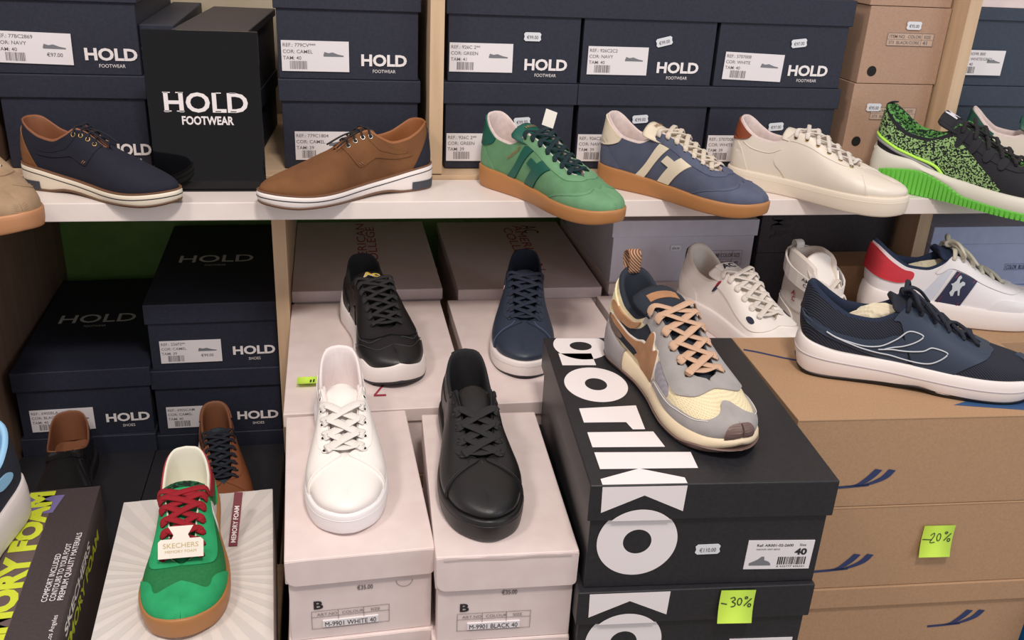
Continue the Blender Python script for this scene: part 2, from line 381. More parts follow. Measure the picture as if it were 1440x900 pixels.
# ------------------------------------------------------------------ dark left bay
NL = 'navy shoeboxes in the dark left bay'
def bay(lab, x, y, zt, h, m=navy_card, top=False, hold=True, slabel=None, yaw=0):
    b = shoebox('shoebox', lab, x, y, zt, .204, .33 if not top else .40, h, yaw, .034, m, NL, lm=None)
    if top:
        f = Flat(); fit(f, 'HOLD', .030, .190, .128, .036, .01); fit(f, 'FOOTWEAR', .094, .170, .036, .008, 0, align='CENTER'); f.build('lid_logo', mat('logo_grey', (225, 225, 225), .5), b, 'top', h+.0004)
    if hold: wordmark(b, .130, .024, .068, .0150, 'SHOES', subw=.28, gap=.011)
    if slabel: size_label(b, .016, .013, .096, .040, slabel, seed=len(lab), price='€99.00')
    return b
bay('topmost navy shoebox of the taller stack in the dark left bay', -.300, 1.436, .952, .118, top=True, slabel=['REF.: 226F2**', 'COR: CAMEL', 'TAM: 39'], yaw=1)
bay('second navy shoebox of the taller stack in the dark left bay', -.301, 1.436, .834, .122, slabel=['REF.: 6905CAM', 'COR: CAMEL', 'TAM: 40'])
bay('navy shoebox low in the taller left stack, behind the brown lace-up', -.302, 1.437, .712, .118)
bay('topmost navy shoebox of the shorter stack beside the brown panel', -.509, 1.424, .845, .122, top=True, slabel=['REF.: 6905BLA', 'COR: BLACK', 'TAM: 40'], yaw=2)
bay('navy shoebox low in the shorter left stack, behind the black dress shoe', -.511, 1.426, .723, .129)
platform(-.522, -.096, 1.13, 1.84, .594, 'low wooden platform under the dark left bay')
shoebox('shoebox', 'black shoebox under the black dress shoe', -.515, 1.142, .690, .205, .28, .0955, 0, .03, black_card)
shoebox('shoebox', 'black shoebox under the brown leather lace-up', -.303, 1.142, .690, .205, .28, .0955, 0, .03, black_card)

# memory foam box
mf = shoebox('shoebox', 'dark grey shoebox with large yellow green lettering at the left edge', -.509, .790, .820, .210, .325, .120, 3.2, 0, mat('dark_taupe_card', (74, 64, 66), .5, 'card', (66, 57, 59), 300, .12))
f = Flat(); fit(f, 'MEMORY FOAM', .153, -.01, .330, .029, .06, rot=math.pi/2); f.build('lettering', mat('yellow_green_print', (214, 226, 60), .5), mf, 'top', .1206)
f = Flat().rect(.120, .001, .036, .306); f.build('lettering_band', mat('taupe_band', (104, 88, 86), .5), mf, 'top', .1202)
f = Flat()
for k, t in enumerate(('COMFORT INCLUDED', 'CONTOURS TO YOUR FOOT', 'PREMIUM QUALITY MATERIALS')): fit(f, t, .1865+k*.0085, .095, (.086, .105, .125)[k], .0062, .008, rot=math.pi/2)
fit(f, 'Los Angeles', .203, .03, .04, .005, 0, rot=math.pi/2)
f.build('small_print', print_white, mf, 'top', .1206)
f = Flat().poly([(.001, .001), (.116, .001), (.118, .31), (.001, .31)]); f.build('blue_area', mat('blue_print', (84, 176, 216), .5), mf, 'top', .1200)
f = Flat().poly([(.05, .27), (.160, .27), (.168, .309), (.05, .309)]); f.build('violet_area', mat('violet_print', (120, 110, 160), .5), mf, 'top', .1204)
f = Flat(); fit(f, 'SKECHERS', .060, .096, .16, .013, .03); f.build('side_lettering', print_white, mf, 'right', .2096)
f = Flat(); fit(f, 'MEMORY FOAM', .030, .074, .24, .015, .03); f.build('side_lettering', MATS['yellow_green_print'], mf, 'right', .2096)
platform(-.545, -.085, .795, 1.125, .668, 'wooden platform under the left edge box and the ray-patterned box')
# ray box
ry = shoebox('shoebox', 'white shoebox printed with pale grey rays under the green trainer', -.2765, .806, .790, .199, .322, .120, 3.0, 0, mat('ray_box_white', (232, 226, 220), .45, 'card', (228, 222, 216), 60, .05))
f = Flat(); cx, cy = .100, .150
def clip_ray(a):
    dx, dy = math.cos(a), math.sin(a); t = 9
    for lo, hi, c, d in ((.0015, .1975, cx, dx), (.0015, .3205, cy, dy)):
        if d > 1e-9: t = min(t, (hi-c)/d)
        elif d < -1e-9: t = min(t, (lo-c)/d)
    return (cx+dx*t, cy+dy*t)
for k in range(36):
    a0 = 2*math.pi*k/36; a1 = a0+math.pi/36; p0, p1 = clip_ray(a0), clip_ray(a1); pts = [(cx+.006*math.cos(a0), cy+.006*math.sin(a0)), p0]
    for crn in ((.0015, .0015), (.1975, .0015), (.1975, .3205), (.0015, .3205)):
        ac_ = math.atan2(crn[1]-cy, crn[0]-cx) % (2*math.pi)
        if a0 < ac_ < a1: pts.append(crn)
    f.poly(pts+[p1])
f.build('ray_print', mat('ray_grey', (218, 213, 208), .5), ry, 'top', .1203)

# ------------------------------------------------------------------ white boxes
def table(box, u, v, w, h, art, sz, rot=.03):
    f = Flat(); t = .0005
    def R(a, b, c, d): f.rect(a, b, c, d)
    for (a, b, c, d) in ((0, 0, w, t), (0, h, w+t, t), (0, 0, t, h), (w, 0, t, h), (0, h*.66, w, t), (w*.34, h*.3, t, h*.7), (w*.67, h*.3, t, h*.7)): R(u+a, v+b, c, d)
    f.text('ART.NO', u+w*.07, v+h*.74, .0050, 1.15, 0).text('COLOUR', u+w*.39, v+h*.74, .0050, 1.1, 0).text('SIZE', u+w*.76, v+h*.74, .0050, 1.1, 0)
    f.build('printed_table', print_soft, box, at=.0004-.0002)
    st_ = link('white_strip', box_mesh('white_strip', u+w*.14, u+w*.86, -.0006, .0012, v+h*.08, v+h*.45, 0), label_white, box); st_.location.z = 0
    f = Flat(); fit(f, art, u+w*.17, v+h*.12, w*.66, h*.26, .0); f.build('print', print_black, st_, at=-.0009)
    f = Flat(); f.text('B', u+.002, v+h+.0035, .0145, 1.25, .03); f.build('letter_print', print_black, box, at=.0002)
def whitebox(lab, x, y, zt, w, d, h, yaw, art=None, lid=.030, notch=True, price=True, m=white_card, group='white shoeboxes in the front row', seed=0):
    b = shoebox('shoebox', lab, x, y, zt, w, d, h, yaw, 0, m, group, inner=True)
    ld = link('lid', box_mesh('lid', -.002, w+.002, -.002, d+.002, h-lid, h, .0016, 3), m, b)
    r = random.Random(seed); rr_ = .011; F_ = Flat(); n = 14; pts = []
    for k in range(7): pts.append((rr_-rr_*math.sin(k*math.pi/12)-.001, h-lid-.002+rr_-rr_*math.cos(k*math.pi/12)))
    pts += [(-.0015, h-.002)]+[(w*i_/n, h-.0010+r.uniform(-1, 1)*(.0007 if seed == 2 else .0002)) for i_ in range(1, n)]+[(w+.0015, h-.002)]
    for k in range(7): pts.append((w-(rr_*.5-rr_*.5*math.cos(k*math.pi/12))+.001, h-lid-.002+rr_*.5-rr_*.5*math.sin(k*math.pi/12)))
    F_.poly(pts); V = [(x_, -.0034, z_) for x_, z_ in F_.v]; k0 = len(V); V += [(x_, -.0022, z_) for x_, z_ in F_.v]
    cnt = {}
    for f_ in F_.f:
        for q_ in range(len(f_)):
            e_ = tuple(sorted((f_[q_], f_[(q_+1) % len(f_)]))); cnt[e_] = cnt.get(e_, 0)+1
    FF = [tuple(f_) for f_ in F_.f]+[(a_, b2_, b2_+k0, a_+k0) for (a_, b2_), c_ in cnt.items() if c_ == 1]
    link('lid_flap', mesh_from('lid_flap', V, FF), m, ld)
    if art: table(b, w*.15, .0135, w*.54, .023, art, .005)
    if price and art:
        f = Flat(); fit(f, '€35.00', w*.47, .060, .0165, .0060, .02); f.build('price_print', print_soft, b, at=.0002)
    if notch:
        f = Flat().ring(w*.80, .067, .0088, .0083, n=18, half=(math.pi, 2*math.pi)); f.build('thumb_notch', print_soft, b, at=.0003)
    return b
WZ = .940
w1 = whitebox('white shoebox under the plain white sneaker', -.0575, .783, WZ, .150, .290, .107, 1.6, 'M-9901 WHITE 40', seed=1)
w2 = whitebox('creased white shoebox under the plain black sneaker', .0945, .764, WZ+.005, .146, .290, .114, -2.6, 'M-9901 BLACK 40', lid=.041, seed=2, notch=False)
whitebox('white shoebox below the one under the white sneaker', -.0575, .783, WZ-.1075, .150, .290, .107, 1.6, None, seed=3, notch=False)
whitebox('white shoebox below the creased one under the black sneaker', .0925, .766, WZ-.1095, .146, .290, .107, -2.6, None, seed=4, notch=False)
f = bmesh.new()      # wrinkle along the lid, its shade painted as a thin grey stroke
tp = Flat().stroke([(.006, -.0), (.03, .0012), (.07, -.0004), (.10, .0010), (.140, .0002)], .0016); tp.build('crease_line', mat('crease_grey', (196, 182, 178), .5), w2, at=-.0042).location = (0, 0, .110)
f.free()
platform(-.070, .245, .775, 1.09, .724, 'wooden platform under the two white front stacks')
# white college boxes behind
GW = 'white shoeboxes in the second row'
def college(lab, x, y, zt, w, d, h, yaw=0, m=white_card, text=None, lid=.020):
    b = shoebox('shoebox', lab, x, y, zt, w, d, h, yaw, lid, m, GW, over=.002)
    if text:
        for k, (t, u, v, L_, hh, mm, rr_) in enumerate(text):
            f = Flat(); fit(f, t, u, v, L_, hh, .0, rot=rr_); f.build('lettering', mm, b, 'top', h+.0004)
    return b
q = math.pi/2
m1 = college('white shoebox under the black sneaker with the yellow monogram', -.070, 1.088, .938, .243, .366, .105, 0, text=[('AMERICAN', .117, .330, .295, .017, print_red, -q), ('COLLEGE', .094, .32, .19, .017, print_red, -q)])
college('white shoebox behind the black sneaker with the yellow monogram', -.070, 1.463, .958, .248, .370, .112, 0, grey_card, [('AMERICAN', .130, .085, .270, .017, print_red, q), ('COLLEGE', .149, .100, .235, .017, print_red, q)])
college('white shoebox under the navy sneaker', .190, 1.090, .938, .250, .364, .105, 0)
college('white shoebox behind the navy sneaker', .208, 1.455, .958, .250, .370, .112, -.6, grey_card, [('AMERICAN', .152, .345, .26, .018, print_red, -q), ('COLLEGE', .129, .330, .22, .018, print_red, -q), ('AC', .170, .345, .05, .030, print_black, -q)])
college('white shoebox under the white trainer behind the black box', .453, 1.092, .942, .215, .355, .106, 0)
college('white shoebox lying behind the beige runner', .473, 1.449, .965, .250, .370, .112, 0, grey_card)
k3 = shoebox('shoebox', 'bluish white shoebox standing behind the white trainer', .472, 1.452, 1.0795, .262, .33, .1145, 0, .030, mat('bluish_white_card', (206, 206, 220), .5, 'card', (200, 200, 214), 50, .06), GW)
f = Flat()
for (a, b_, c, d) in ((.180, .040, .062, .0006), (.180, .056, .062, .0006), (.180, .028, .062, .0006), (.180, .028, .0006, .028), (.242, .028, .0006, .0286), (.202, .028, .0006, .028), (.224, .028, .0006, .028)): f.rect(a, b_, c, d)
fit(f, 'NAME COLOR SIZE', .183, .044, .056, .0075, .02); fit(f, 'AC  WHITE  40', .183, .031, .054, .0055, .01); f.build('printed_table', print_soft, k3, at=.0002)
price_tag(k3, .106, .058, '€95.00', at=-.0002, w=.020, h=.010)
platform(-.073, .690, 1.085, 1.39, .832, 'wooden platform under the second row of white boxes')
shelf_low = upart('lower_shelf', -.07, 1.012, 1.405, 1.86, .822, .844, woodx)
# dark and brown boxes right of them
jb = shoebox('shoebox', 'charcoal shoebox with black lettering below the upper shelf', .742, 1.452, 1.1270, .262, .33, .112, 0, 0, char_card)
f = Flat(); fit(f, 'JOMA', .022, .100, .072, .034, .03, rot=-q); f.build('lettering', black_card, jb, at=-.0002)
shoebox('shoebox', 'charcoal shoebox behind the white high top', .742, 1.452, 1.0145, .120, .33, .168, 0, 0, char_card)
shoebox('cardboard_box', 'brown cardboard box between the high top and the red heeled shoe', .866, 1.380, 1.0145, .145, .400, .168, 0, 0, kraft)
shoebox('cardboard_box', 'brown cardboard box under the white running shoe', .860, 1.190, .949, .420, .185, .125, 0, 0, kraft)
shoebox('cardboard_box', 'brown cardboard box under the white high top', .690, 1.108, .899, .166, .270, .105, 0, 0, kraft)
platform(.690, .857, 1.10, 1.385, .794, 'wooden platform under the brown box of the white high top')
platform(.860, 1.30, 1.19, 1.375, .8235, 'small riser under the brown box of the white running shoe')
pb = shoebox('shoebox', 'pale blue shoebox on the right below the upper shelf', 1.078, 1.44, 1.0650, .262, .33, .118, 0, .034, pale_blue)
f = Flat(); f.rect(.168, .030, .07, .0006).rect(.168, .042, .07, .0006).rect(.168, .030, .0006, .012); fit(f, 'COLOR  BLUE/NAVY', .171, .032, .062, .008, .01); f.build('printed_table', print_navy, pb, at=.0002)
shoebox('shoebox', 'pale blue shoebox lying under the other pale blue one', 1.076, 1.44, .9465, .262, .33, .118, 0, .034, pale_blue)
upart('lower_shelf', 1.042, 1.50, 1.405, 1.86, .806, .828, woodx)

# ------------------------------------------------------------------ black boxes with huge white letters
def blackbox(lab, x, y, zt, yaw, top, size, tagv=True):
    w, d, h, lid = .254, .342, .130, .043
    b = shoebox('shoebox', lab, x, y, zt, w, d, h, yaw, lid, black_card, 'black shoeboxes with huge white letters', over=.003)
    if top:
        f = Flat(); f.ring(.043, .211, .0445, .0155, .86, n=48)
        vs = []; fs = []
        for k in range(49):
            a = 2*math.pi*k/48; ro = .040 if math.sin(a) <= .02 else min(.040, .0245/max(math.sin(a), .05)); vs += [(.043+ro*.90*math.cos(a), .318+ro*math.sin(a)), (.043+.0145*math.cos(a), .318+.0128*math.sin(a))]
        for k in range(48): fs.append((2*k, 2*k+1, 2*k+3, 2*k+2))
        f.add(vs, fs).rect(.010, .262, .043, .034)
        f.poly([(.012, .152), (.080, .158), (.078, .104), (.064, .104), (.060, .120), (.012, .120)])
        f.poly([(.012, .099), (.086, .099), (.091, .067), (.012, .068)]).poly([(.012, .058), (.116, .056), (.115, .025), (.012, .026)])
        f.poly([(.009, -.0022), (.009, .008), (.053, .026), (.096, .008), (.096, -.0022)])
        f.build('lid_lettering', print_white, b, 'top', h+.0004)
    f = Flat()
    z0 = h-.0015; f.poly([(.009, z0), (.010, z0-.031), (.053, z0-.011), (.095, z0-.031), (.096, z0)])
    f2_ = Flat()
    # ring split between lid and body
    cxr, czr, ro, ri = .0525, h-.072, .0425, .0150
    def ringpart(fl, up):
        n = 80; vs = []; zc = h-lid
        for i in range(n):
            a0, a1 = 2*math.pi*i/n, 2*math.pi*(i+1)/n; am = (a0+a1)/2
            P4 = [(cxr+r_*math.cos(a), czr+r_*math.sin(a)*1.0) for r_, a in ((ri, a0), (ro, a0), (ro, a1), (ri, a1))]
            def clip(P, up):
                out = []
                for k in range(len(P)):
                    p, q_ = P[k], P[(k+1) % len(P)]; ip, iq = (p[1] >= zc) == up, (q_[1] >= zc) == up
                    if ip: out.append(p)
                    if ip != iq:
                        t = (zc-p[1])/(q_[1]-p[1]); out.append((p[0]+(q_[0]-p[0])*t, zc))
                return out
            P4 = clip(P4, up)
            if len(P4) > 2: fl.add(P4, [tuple(range(len(P4)))])
    ringpart(f, True); ringpart(f2_, False)
    f.build('front_lettering', print_white, b, at=-.0035); f2_.build('front_lettering', print_white, b, at=.0004)
    price_tag(b, .116, .0395, '€110.00', at=.0004, w=.027, h=.0125, rot=.02)
    e = link('size_label', box_mesh('size_label', 0, .073, -.0004, .0004, 0, .0370, 0), label_white, b); e.location = (.172, .0004, .0185); e.rotation_euler = (0, .02, 0)
    f = Flat(); fit(f, 'Ref: AR001-02-2600', .010, .0295, .040, .0032, .01); fit(f, 'SNEAKER GREY BEIGE', .010, .0250, .026, .0018, 0); fit(f, 'Size', .057, .0300, .007, .0030, 0)
    fit(f, size, .053, .0190, .0135, .0080, .04); f.bars(.036, .0060, .031, .0100, 5); fit(f, '8 435777 436521', .036, .0025, .031, .0022, 0); f.build('print', print_black, e, 'front', -.0007)
    f = Flat().poly([(.005, .005), (.005, .008), (.010, .0105), (.014, .013), (.0175, .0165), (.0205, .0165), (.021, .012), (.026, .010), (.0285, .0075), (.0290, .005)]); f.build('shoe_picture', print_grey, e, 'front', -.0007)
    return b
bk = blackbox('black shoebox with huge white letters under the beige runner', .246, .744, 1.035, -4.5, True, '40')
bk2 = blackbox('black shoebox with huge white letters carrying the green sticky note', .243, .740, .9045, -4.0, False, '41')
platform(.262, .496, .76, 1.085, .7740, 'wooden platform under the black boxes')
# ------------------------------------------------------------------ kraft stack
def swoosh(b, u, v, s=1.0):
    f = Flat()
    for dx, dy, L_ in ((0, 0, 1.0), (.018, -.001, 1.0)):
        P = catmull([(u-.012+dx*.2, v-.002+dy, 0), (u+.004+dx*.5, v+dy, 0), (u+.016+dx, v+.009+dy, 0), (u+.026+dx, v+.021+dy, 0)], 8); W = [.0015+.0075*math.sin(math.pi*min(1, i/(len(P)-1)*.62))**1.0 for i in range(len(P))]
        vs = []; fs = []
        for i, p in enumerate(P): vs += [(p.x-W[i]*.5, p.y+W[i]*.12), (p.x+W[i]*.6, p.y-W[i]*.12)]
        for i in range(len(P)-1): fs.append((2*i, 2*i+1, 2*i+3, 2*i+2))
        f.add(vs, fs)
    f.stroke([(u-.030, v-.004), (u-.006, v-.0028), (u+.018, v-.001)], .0036)
    f.build('wave_logo', print_navy, b, at=.0004)
GK = 'large kraft shoeboxes in the right stack'
kz = 1.020
ka = shoebox('cardboard_box', 'kraft shoebox under the navy running shoe', .531, .868, kz, .395, .232, .1265, -3.2, 0, kraft, GK); swoosh(ka, .092, .033)
f = Flat().stroke([(.004, .192), (.020, .184), (.050, .165), (.09, .145), (.14, .12)], .0050); f.build('top_stripe', print_navy, ka, 'top', .1268)
f = Flat().poly([(.215, .028), (.27, .050), (.34, .060), (.393, .062), (.393, .002), (.36, .002), (.30, .012)]); f.build('top_stripe', mat('blue_top_print', (50, 84, 128), .6), ka, 'top', .1268)
kb = shoebox('cardboard_box', 'kraft shoebox in the middle of the right stack, with a green sticky note', .532, .868, kz-.1272, .395, .232, .1265, -3.2, 0, kraft, GK); swoosh(kb, .090, .032)
kc = shoebox('cardboard_box', 'kraft shoebox with an overlapping lid at the bottom of the right stack', .533, .870, kz-.2544, .392, .230, .1265, -3.2, .032, kraft, GK, over=.0035); swoosh(kc, .275, .055)
for b_ in (ka, kb):   # lid seam along the long edge, torn corner
    g_ = Flat().stroke([(.001, .1262), (.394, .1262)], .0010); g_.build('edge_seam', mat('kraft_edge', (206, 168, 128), .8), b_, at=-.0002)
platform(.545, .940, .86, 1.09, .6385, 'wooden platform under the kraft stack')
bb = shoebox('shoebox', 'bright blue box at the bottom right corner', .946, .80, .74, .22, .30, .14, 0, 0, mat('bright_blue_card', (24, 108, 176), .5))
platform(.944, 1.17, .79, 1.09, .598, 'low wooden platform at the right under the blue box')

# ------------------------------------------------------------------ sticky notes
def sticky_note(loc, rz, w, h, rot, strokes, label, sw=.0012):
    r = empty('sticky_note', loc, rz, label, 'note'); r.rotation_euler = (0, rot, rz)
    V = []; F = []; n = 6
    for lay in (0, .0004):
        for i in range(n+1):
            for j in (0, 1): V.append((w*j, -.0006-lay-.006*((n-i)/n)**2.5, h*i/n))
    M = 2*(n+1)
    for i in range(n): F += [(2*i, 2*i+1, 2*i+3, 2*i+2), (M+2*i, M+2*i+2, M+2*i+3, M+2*i+1), (2*i, 2*i+2, M+2*i+2, M+2*i), (2*i+1, M+2*i+1, M+2*i+3, 2*i+3)]
    link('paper', mesh_from('paper', V, F, True), sticky, r)
    f = Flat()
    for s_ in strokes: f.stroke([(p.x*w, p.y*h) for p in catmull([(a, b, 0) for a, b in s_], 4)], sw)
    V = [(u, -.0016-.006*(1-v/h)**2.5, v) for u, v in f.v]; me = bpy.data.meshes.new('handwriting'); me.from_pydata(V, [], f.f); link('handwriting', me, ink, r)
    return r
zero = lambda a, b, rx, ry: [(a+rx*math.cos(t*math.pi/5+1.3), b+ry*math.sin(t*math.pi/5+1.3)) for t in range(11)]
pct = [[(.72, .50), (.92, .74)], zero(.76, .76, .035, .035), zero(.88, .52, .04, .05)]
bpy.context.view_layer.update()
p = bk2.matrix_world @ Vector((.150, -.0045, .089))
sticky_note((p.x, p.y, p.z), math.radians(-4), .0385, .0395, .03, [[(.04, .60), (.22, .56)], [(.30, .74), (.40, .78), (.44, .70), (.36, .64), (.46, .58), (.44, .50), (.34, .48)], zero(.58, .64, .06, .11)]+pct, 'bright green sticky note reading minus thirty percent')
p = kb.matrix_world @ Vector((.197, -.001, .050))
sticky_note((p.x, p.y, p.z), math.radians(-3.2), .043, .045, .02, [[(.02, .56), (.34, .54)], [(.26, .68), (.36, .76), (.38, .66), (.28, .46), (.44, .46)], zero(.54, .62, .06, .12)]+pct, 'bright green sticky note reading minus twenty percent')
p = m1.matrix_world @ Vector((.014, .068, .1054))
r_ = sticky_note((p.x, p.y, p.z), 0, .030, .028, 0, [[(.60, .30), (.62, .66)], [(.74, .3), (.76, .7)]], 'small green sticky note on the white box left of the monogram sneaker', .0022)
r_.rotation_euler = (math.radians(-86), 0, 0)

# ------------------------------------------------------------------ shoe builder
# local frame: x heel -> toe, y left, z up; every shape runs round the shoe: q in -1..1 (0 = back of the heel, +-1 = toe tip,
# q>0 left side), t in 0..1 (sole edge -> collar, lace edge or ridge)
OUT = {  # (x/L, y) outer and inner outline
 'round': ([(0, 0), (.008, .017), (.045, .028), (.12, .0325), (.22, .0325), (.36, .033), (.5, .039), (.62, .044), (.73, .0455), (.83, .042), (.92, .032), (.98, .015), (1, 0)],
           [(0, 0), (.008, .017), (.045, .028), (.12, .032), (.22, .030), (.36, .028), (.5, .032), (.62, .039), (.72, .043), (.83, .041), (.93, .031), (.985, .014), (1, 0)]),
 'slim': ([(0, 0), (.008, .016), (.045, .026), (.12, .030), (.22, .029), (.36, .029), (.5, .036), (.62, .042), (.72, .043), (.82, .038), (.91, .027), (.975, .013), (1, 0)],
          [(0, 0), (.008, .016), (.045, .026), (.12, .030), (.22, .028), (.36, .025), (.5, .030), (.62, .037), (.72, .040), (.82, .037), (.92, .026), (.98, .012), (1, 0)])}
def arc_table(pts, n=401):
    full = [(pts[1][0], -pts[1][1])]+list(pts)+[(pts[-2][0], -pts[-2][1])]
    P = catmull([(x, y, 0) for x, y in full], 14)[14:-14]
    L = [0]
    for i in range(1, len(P)): L.append(L[-1]+(P[i]-P[i-1]).length)
    out = []; j = 0
    for k in range(n):
        s = L[-1]*k/(n-1)
        while j < len(L)-2 and L[j+1] < s: j += 1
        f = (s-L[j])/max(L[j+1]-L[j], 1e-9); p = P[j].lerp(P[j+1], f); out.append((p.x, p.y))
    return out
STYLE = {
 'court': dict(out='round', zs=[(0, .030), (.45, .028), (.8, .030), (1, .034)],
   top=[(0, .006, 0, .096), (.03, .008, .012, .095), (.065, .016, .021, .090), (.11, .030, .0255, .081), (.17, .050, .027, .0735), (.25, .073, .027, .072), (.33, .094, .025, .080), (.39, .108, .0225, .0900), (.47, .128, .0200, .0865), (.56, .152, .0180, .0755), (.65, .177, .0165, .0650), (.715, .194, .0150, .0590), (.742, .201, .0075, .0578), (.755, .205, 0, .0572), (.82, .222, 0, .0540), (.9, .241, 0, .0505), (1, .256, 0, .0465)],
   k=[(0, .1), (.3, .25), (.42, .6), (.6, .8), (.75, 1), (1, 1)], bulge=[(0, .004), (.25, .002), (.6, .004), (1, .003)], pc=.375, pt=.750, pad=.005),
 'retro': dict(out='round', zs=[(0, .032), (.2, .030), (.5, .024), (.8, .022), (1, .024)],
   top=[(0, .004, 0, .098), (.03, .006, .012, .097), (.065, .014, .020, .092), (.11, .028, .025, .082), (.17, .048, .027, .073), (.25, .073, .027, .071), (.33, .094, .024, .079), (.39, .108, .0215, .088), (.47, .128, .0180, .083), (.56, .152, .0155, .071), (.65, .177, .0145, .0605), (.715, .194, .0130, .0540), (.742, .201, .0065, .0525), (.755, .205, 0, .0518), (.82, .222, 0, .0470), (.9, .241, 0, .0425), (1, .257, 0, .0375)],
   k=[(0, .1), (.3, .25), (.42, .6), (.6, .8), (.75, 1), (1, 1)], bulge=[(0, .004), (.25, .002), (.6, .004), (1, .003)], pc=.375, pt=.750, pad=.004),
 'derby': dict(out='slim', zs=[(0, .034), (.15, .031), (.4, .020), (.7, .015), (1, .022)],
   top=[(0, .006, 0, .092), (.03, .009, .011, .0915), (.065, .016, .019, .089), (.11, .030, .0235, .081), (.17, .050, .0245, .073), (.25, .073, .024, .070), (.33, .096, .020, .079), (.385, .110, .012, .087), (.44, .122, .007, .084), (.5, .137, .0055, .0765), (.56, .152, .005, .068), (.585, .159, .0025, .0655), (.6, .163, 0, .0645), (.7, .190, 0, .0535), (.8, .215, 0, .0455), (.88, .234, 0, .0410), (1, .258, 0, .0355)],
   k=[(0, .1), (.3, .3), (.42, .65), (.6, .9), (.75, 1), (1, 1)], bulge=[(0, .003), (.25, .001), (.6, .003), (1, .002)], pc=.37, pt=.59, pad=.0025),
 'runner': dict(out='round', zs=[(0, .048), (.15, .044), (.45, .032), (.75, .028), (.9, .030), (1, .038)],
   top=[(0, -.002, 0, .122), (.03, .002, .012, .120), (.065, .012, .021, .112), (.11, .028, .0255, .100), (.17, .050, .027, .089), (.25, .075, .0275, .087), (.33, .098, .026, .097), (.39, .112, .0225, .111), (.47, .130, .0195, .104), (.56, .153, .0175, .088), (.65, .178, .0160, .0745), (.715, .195, .0145, .0670), (.742, .202, .0070, .0655), (.755, .206, 0, .0645), (.82, .223, 0, .0595), (.9, .242, 0, .0545), (1, .257, 0, .0495)],
   k=[(0, .1), (.3, .25), (.42, .6), (.6, .8), (.75, 1), (1, 1)], bulge=[(0, .006), (.25, .002), (.6, .003), (1, .003)], pc=.375, pt=.750, pad=.008),
 'hightop': dict(out='round', zs=[(0, .034), (.5, .030), (1, .034)],
   top=[(0, .004, 0, .158), (.03, .006, .014, .160), (.065, .014, .024, .163), (.11, .028, .0295, .165), (.17, .050, .0305, .163), (.23, .068, .028, .158), (.28, .080, .0225, .150), (.36, .096, .0185, .128), (.45, .120, .0165, .104), (.56, .151, .0175, .085), (.65, .176, .0165, .0725), (.715, .194, .0150, .0655), (.742, .201, .0070, .0635), (.755, .205, 0, .0625), (.82, .222, 0, .0575), (.9, .241, 0, .0530), (1, .257, 0, .0485)],
   k=[(0, .05), (.25, .15), (.42, .5), (.6, .8), (.75, 1), (1, 1)], bulge=[(0, .003), (.25, .002), (.6, .004), (1, .003)], pc=.27, pt=.750, pad=.008),
}
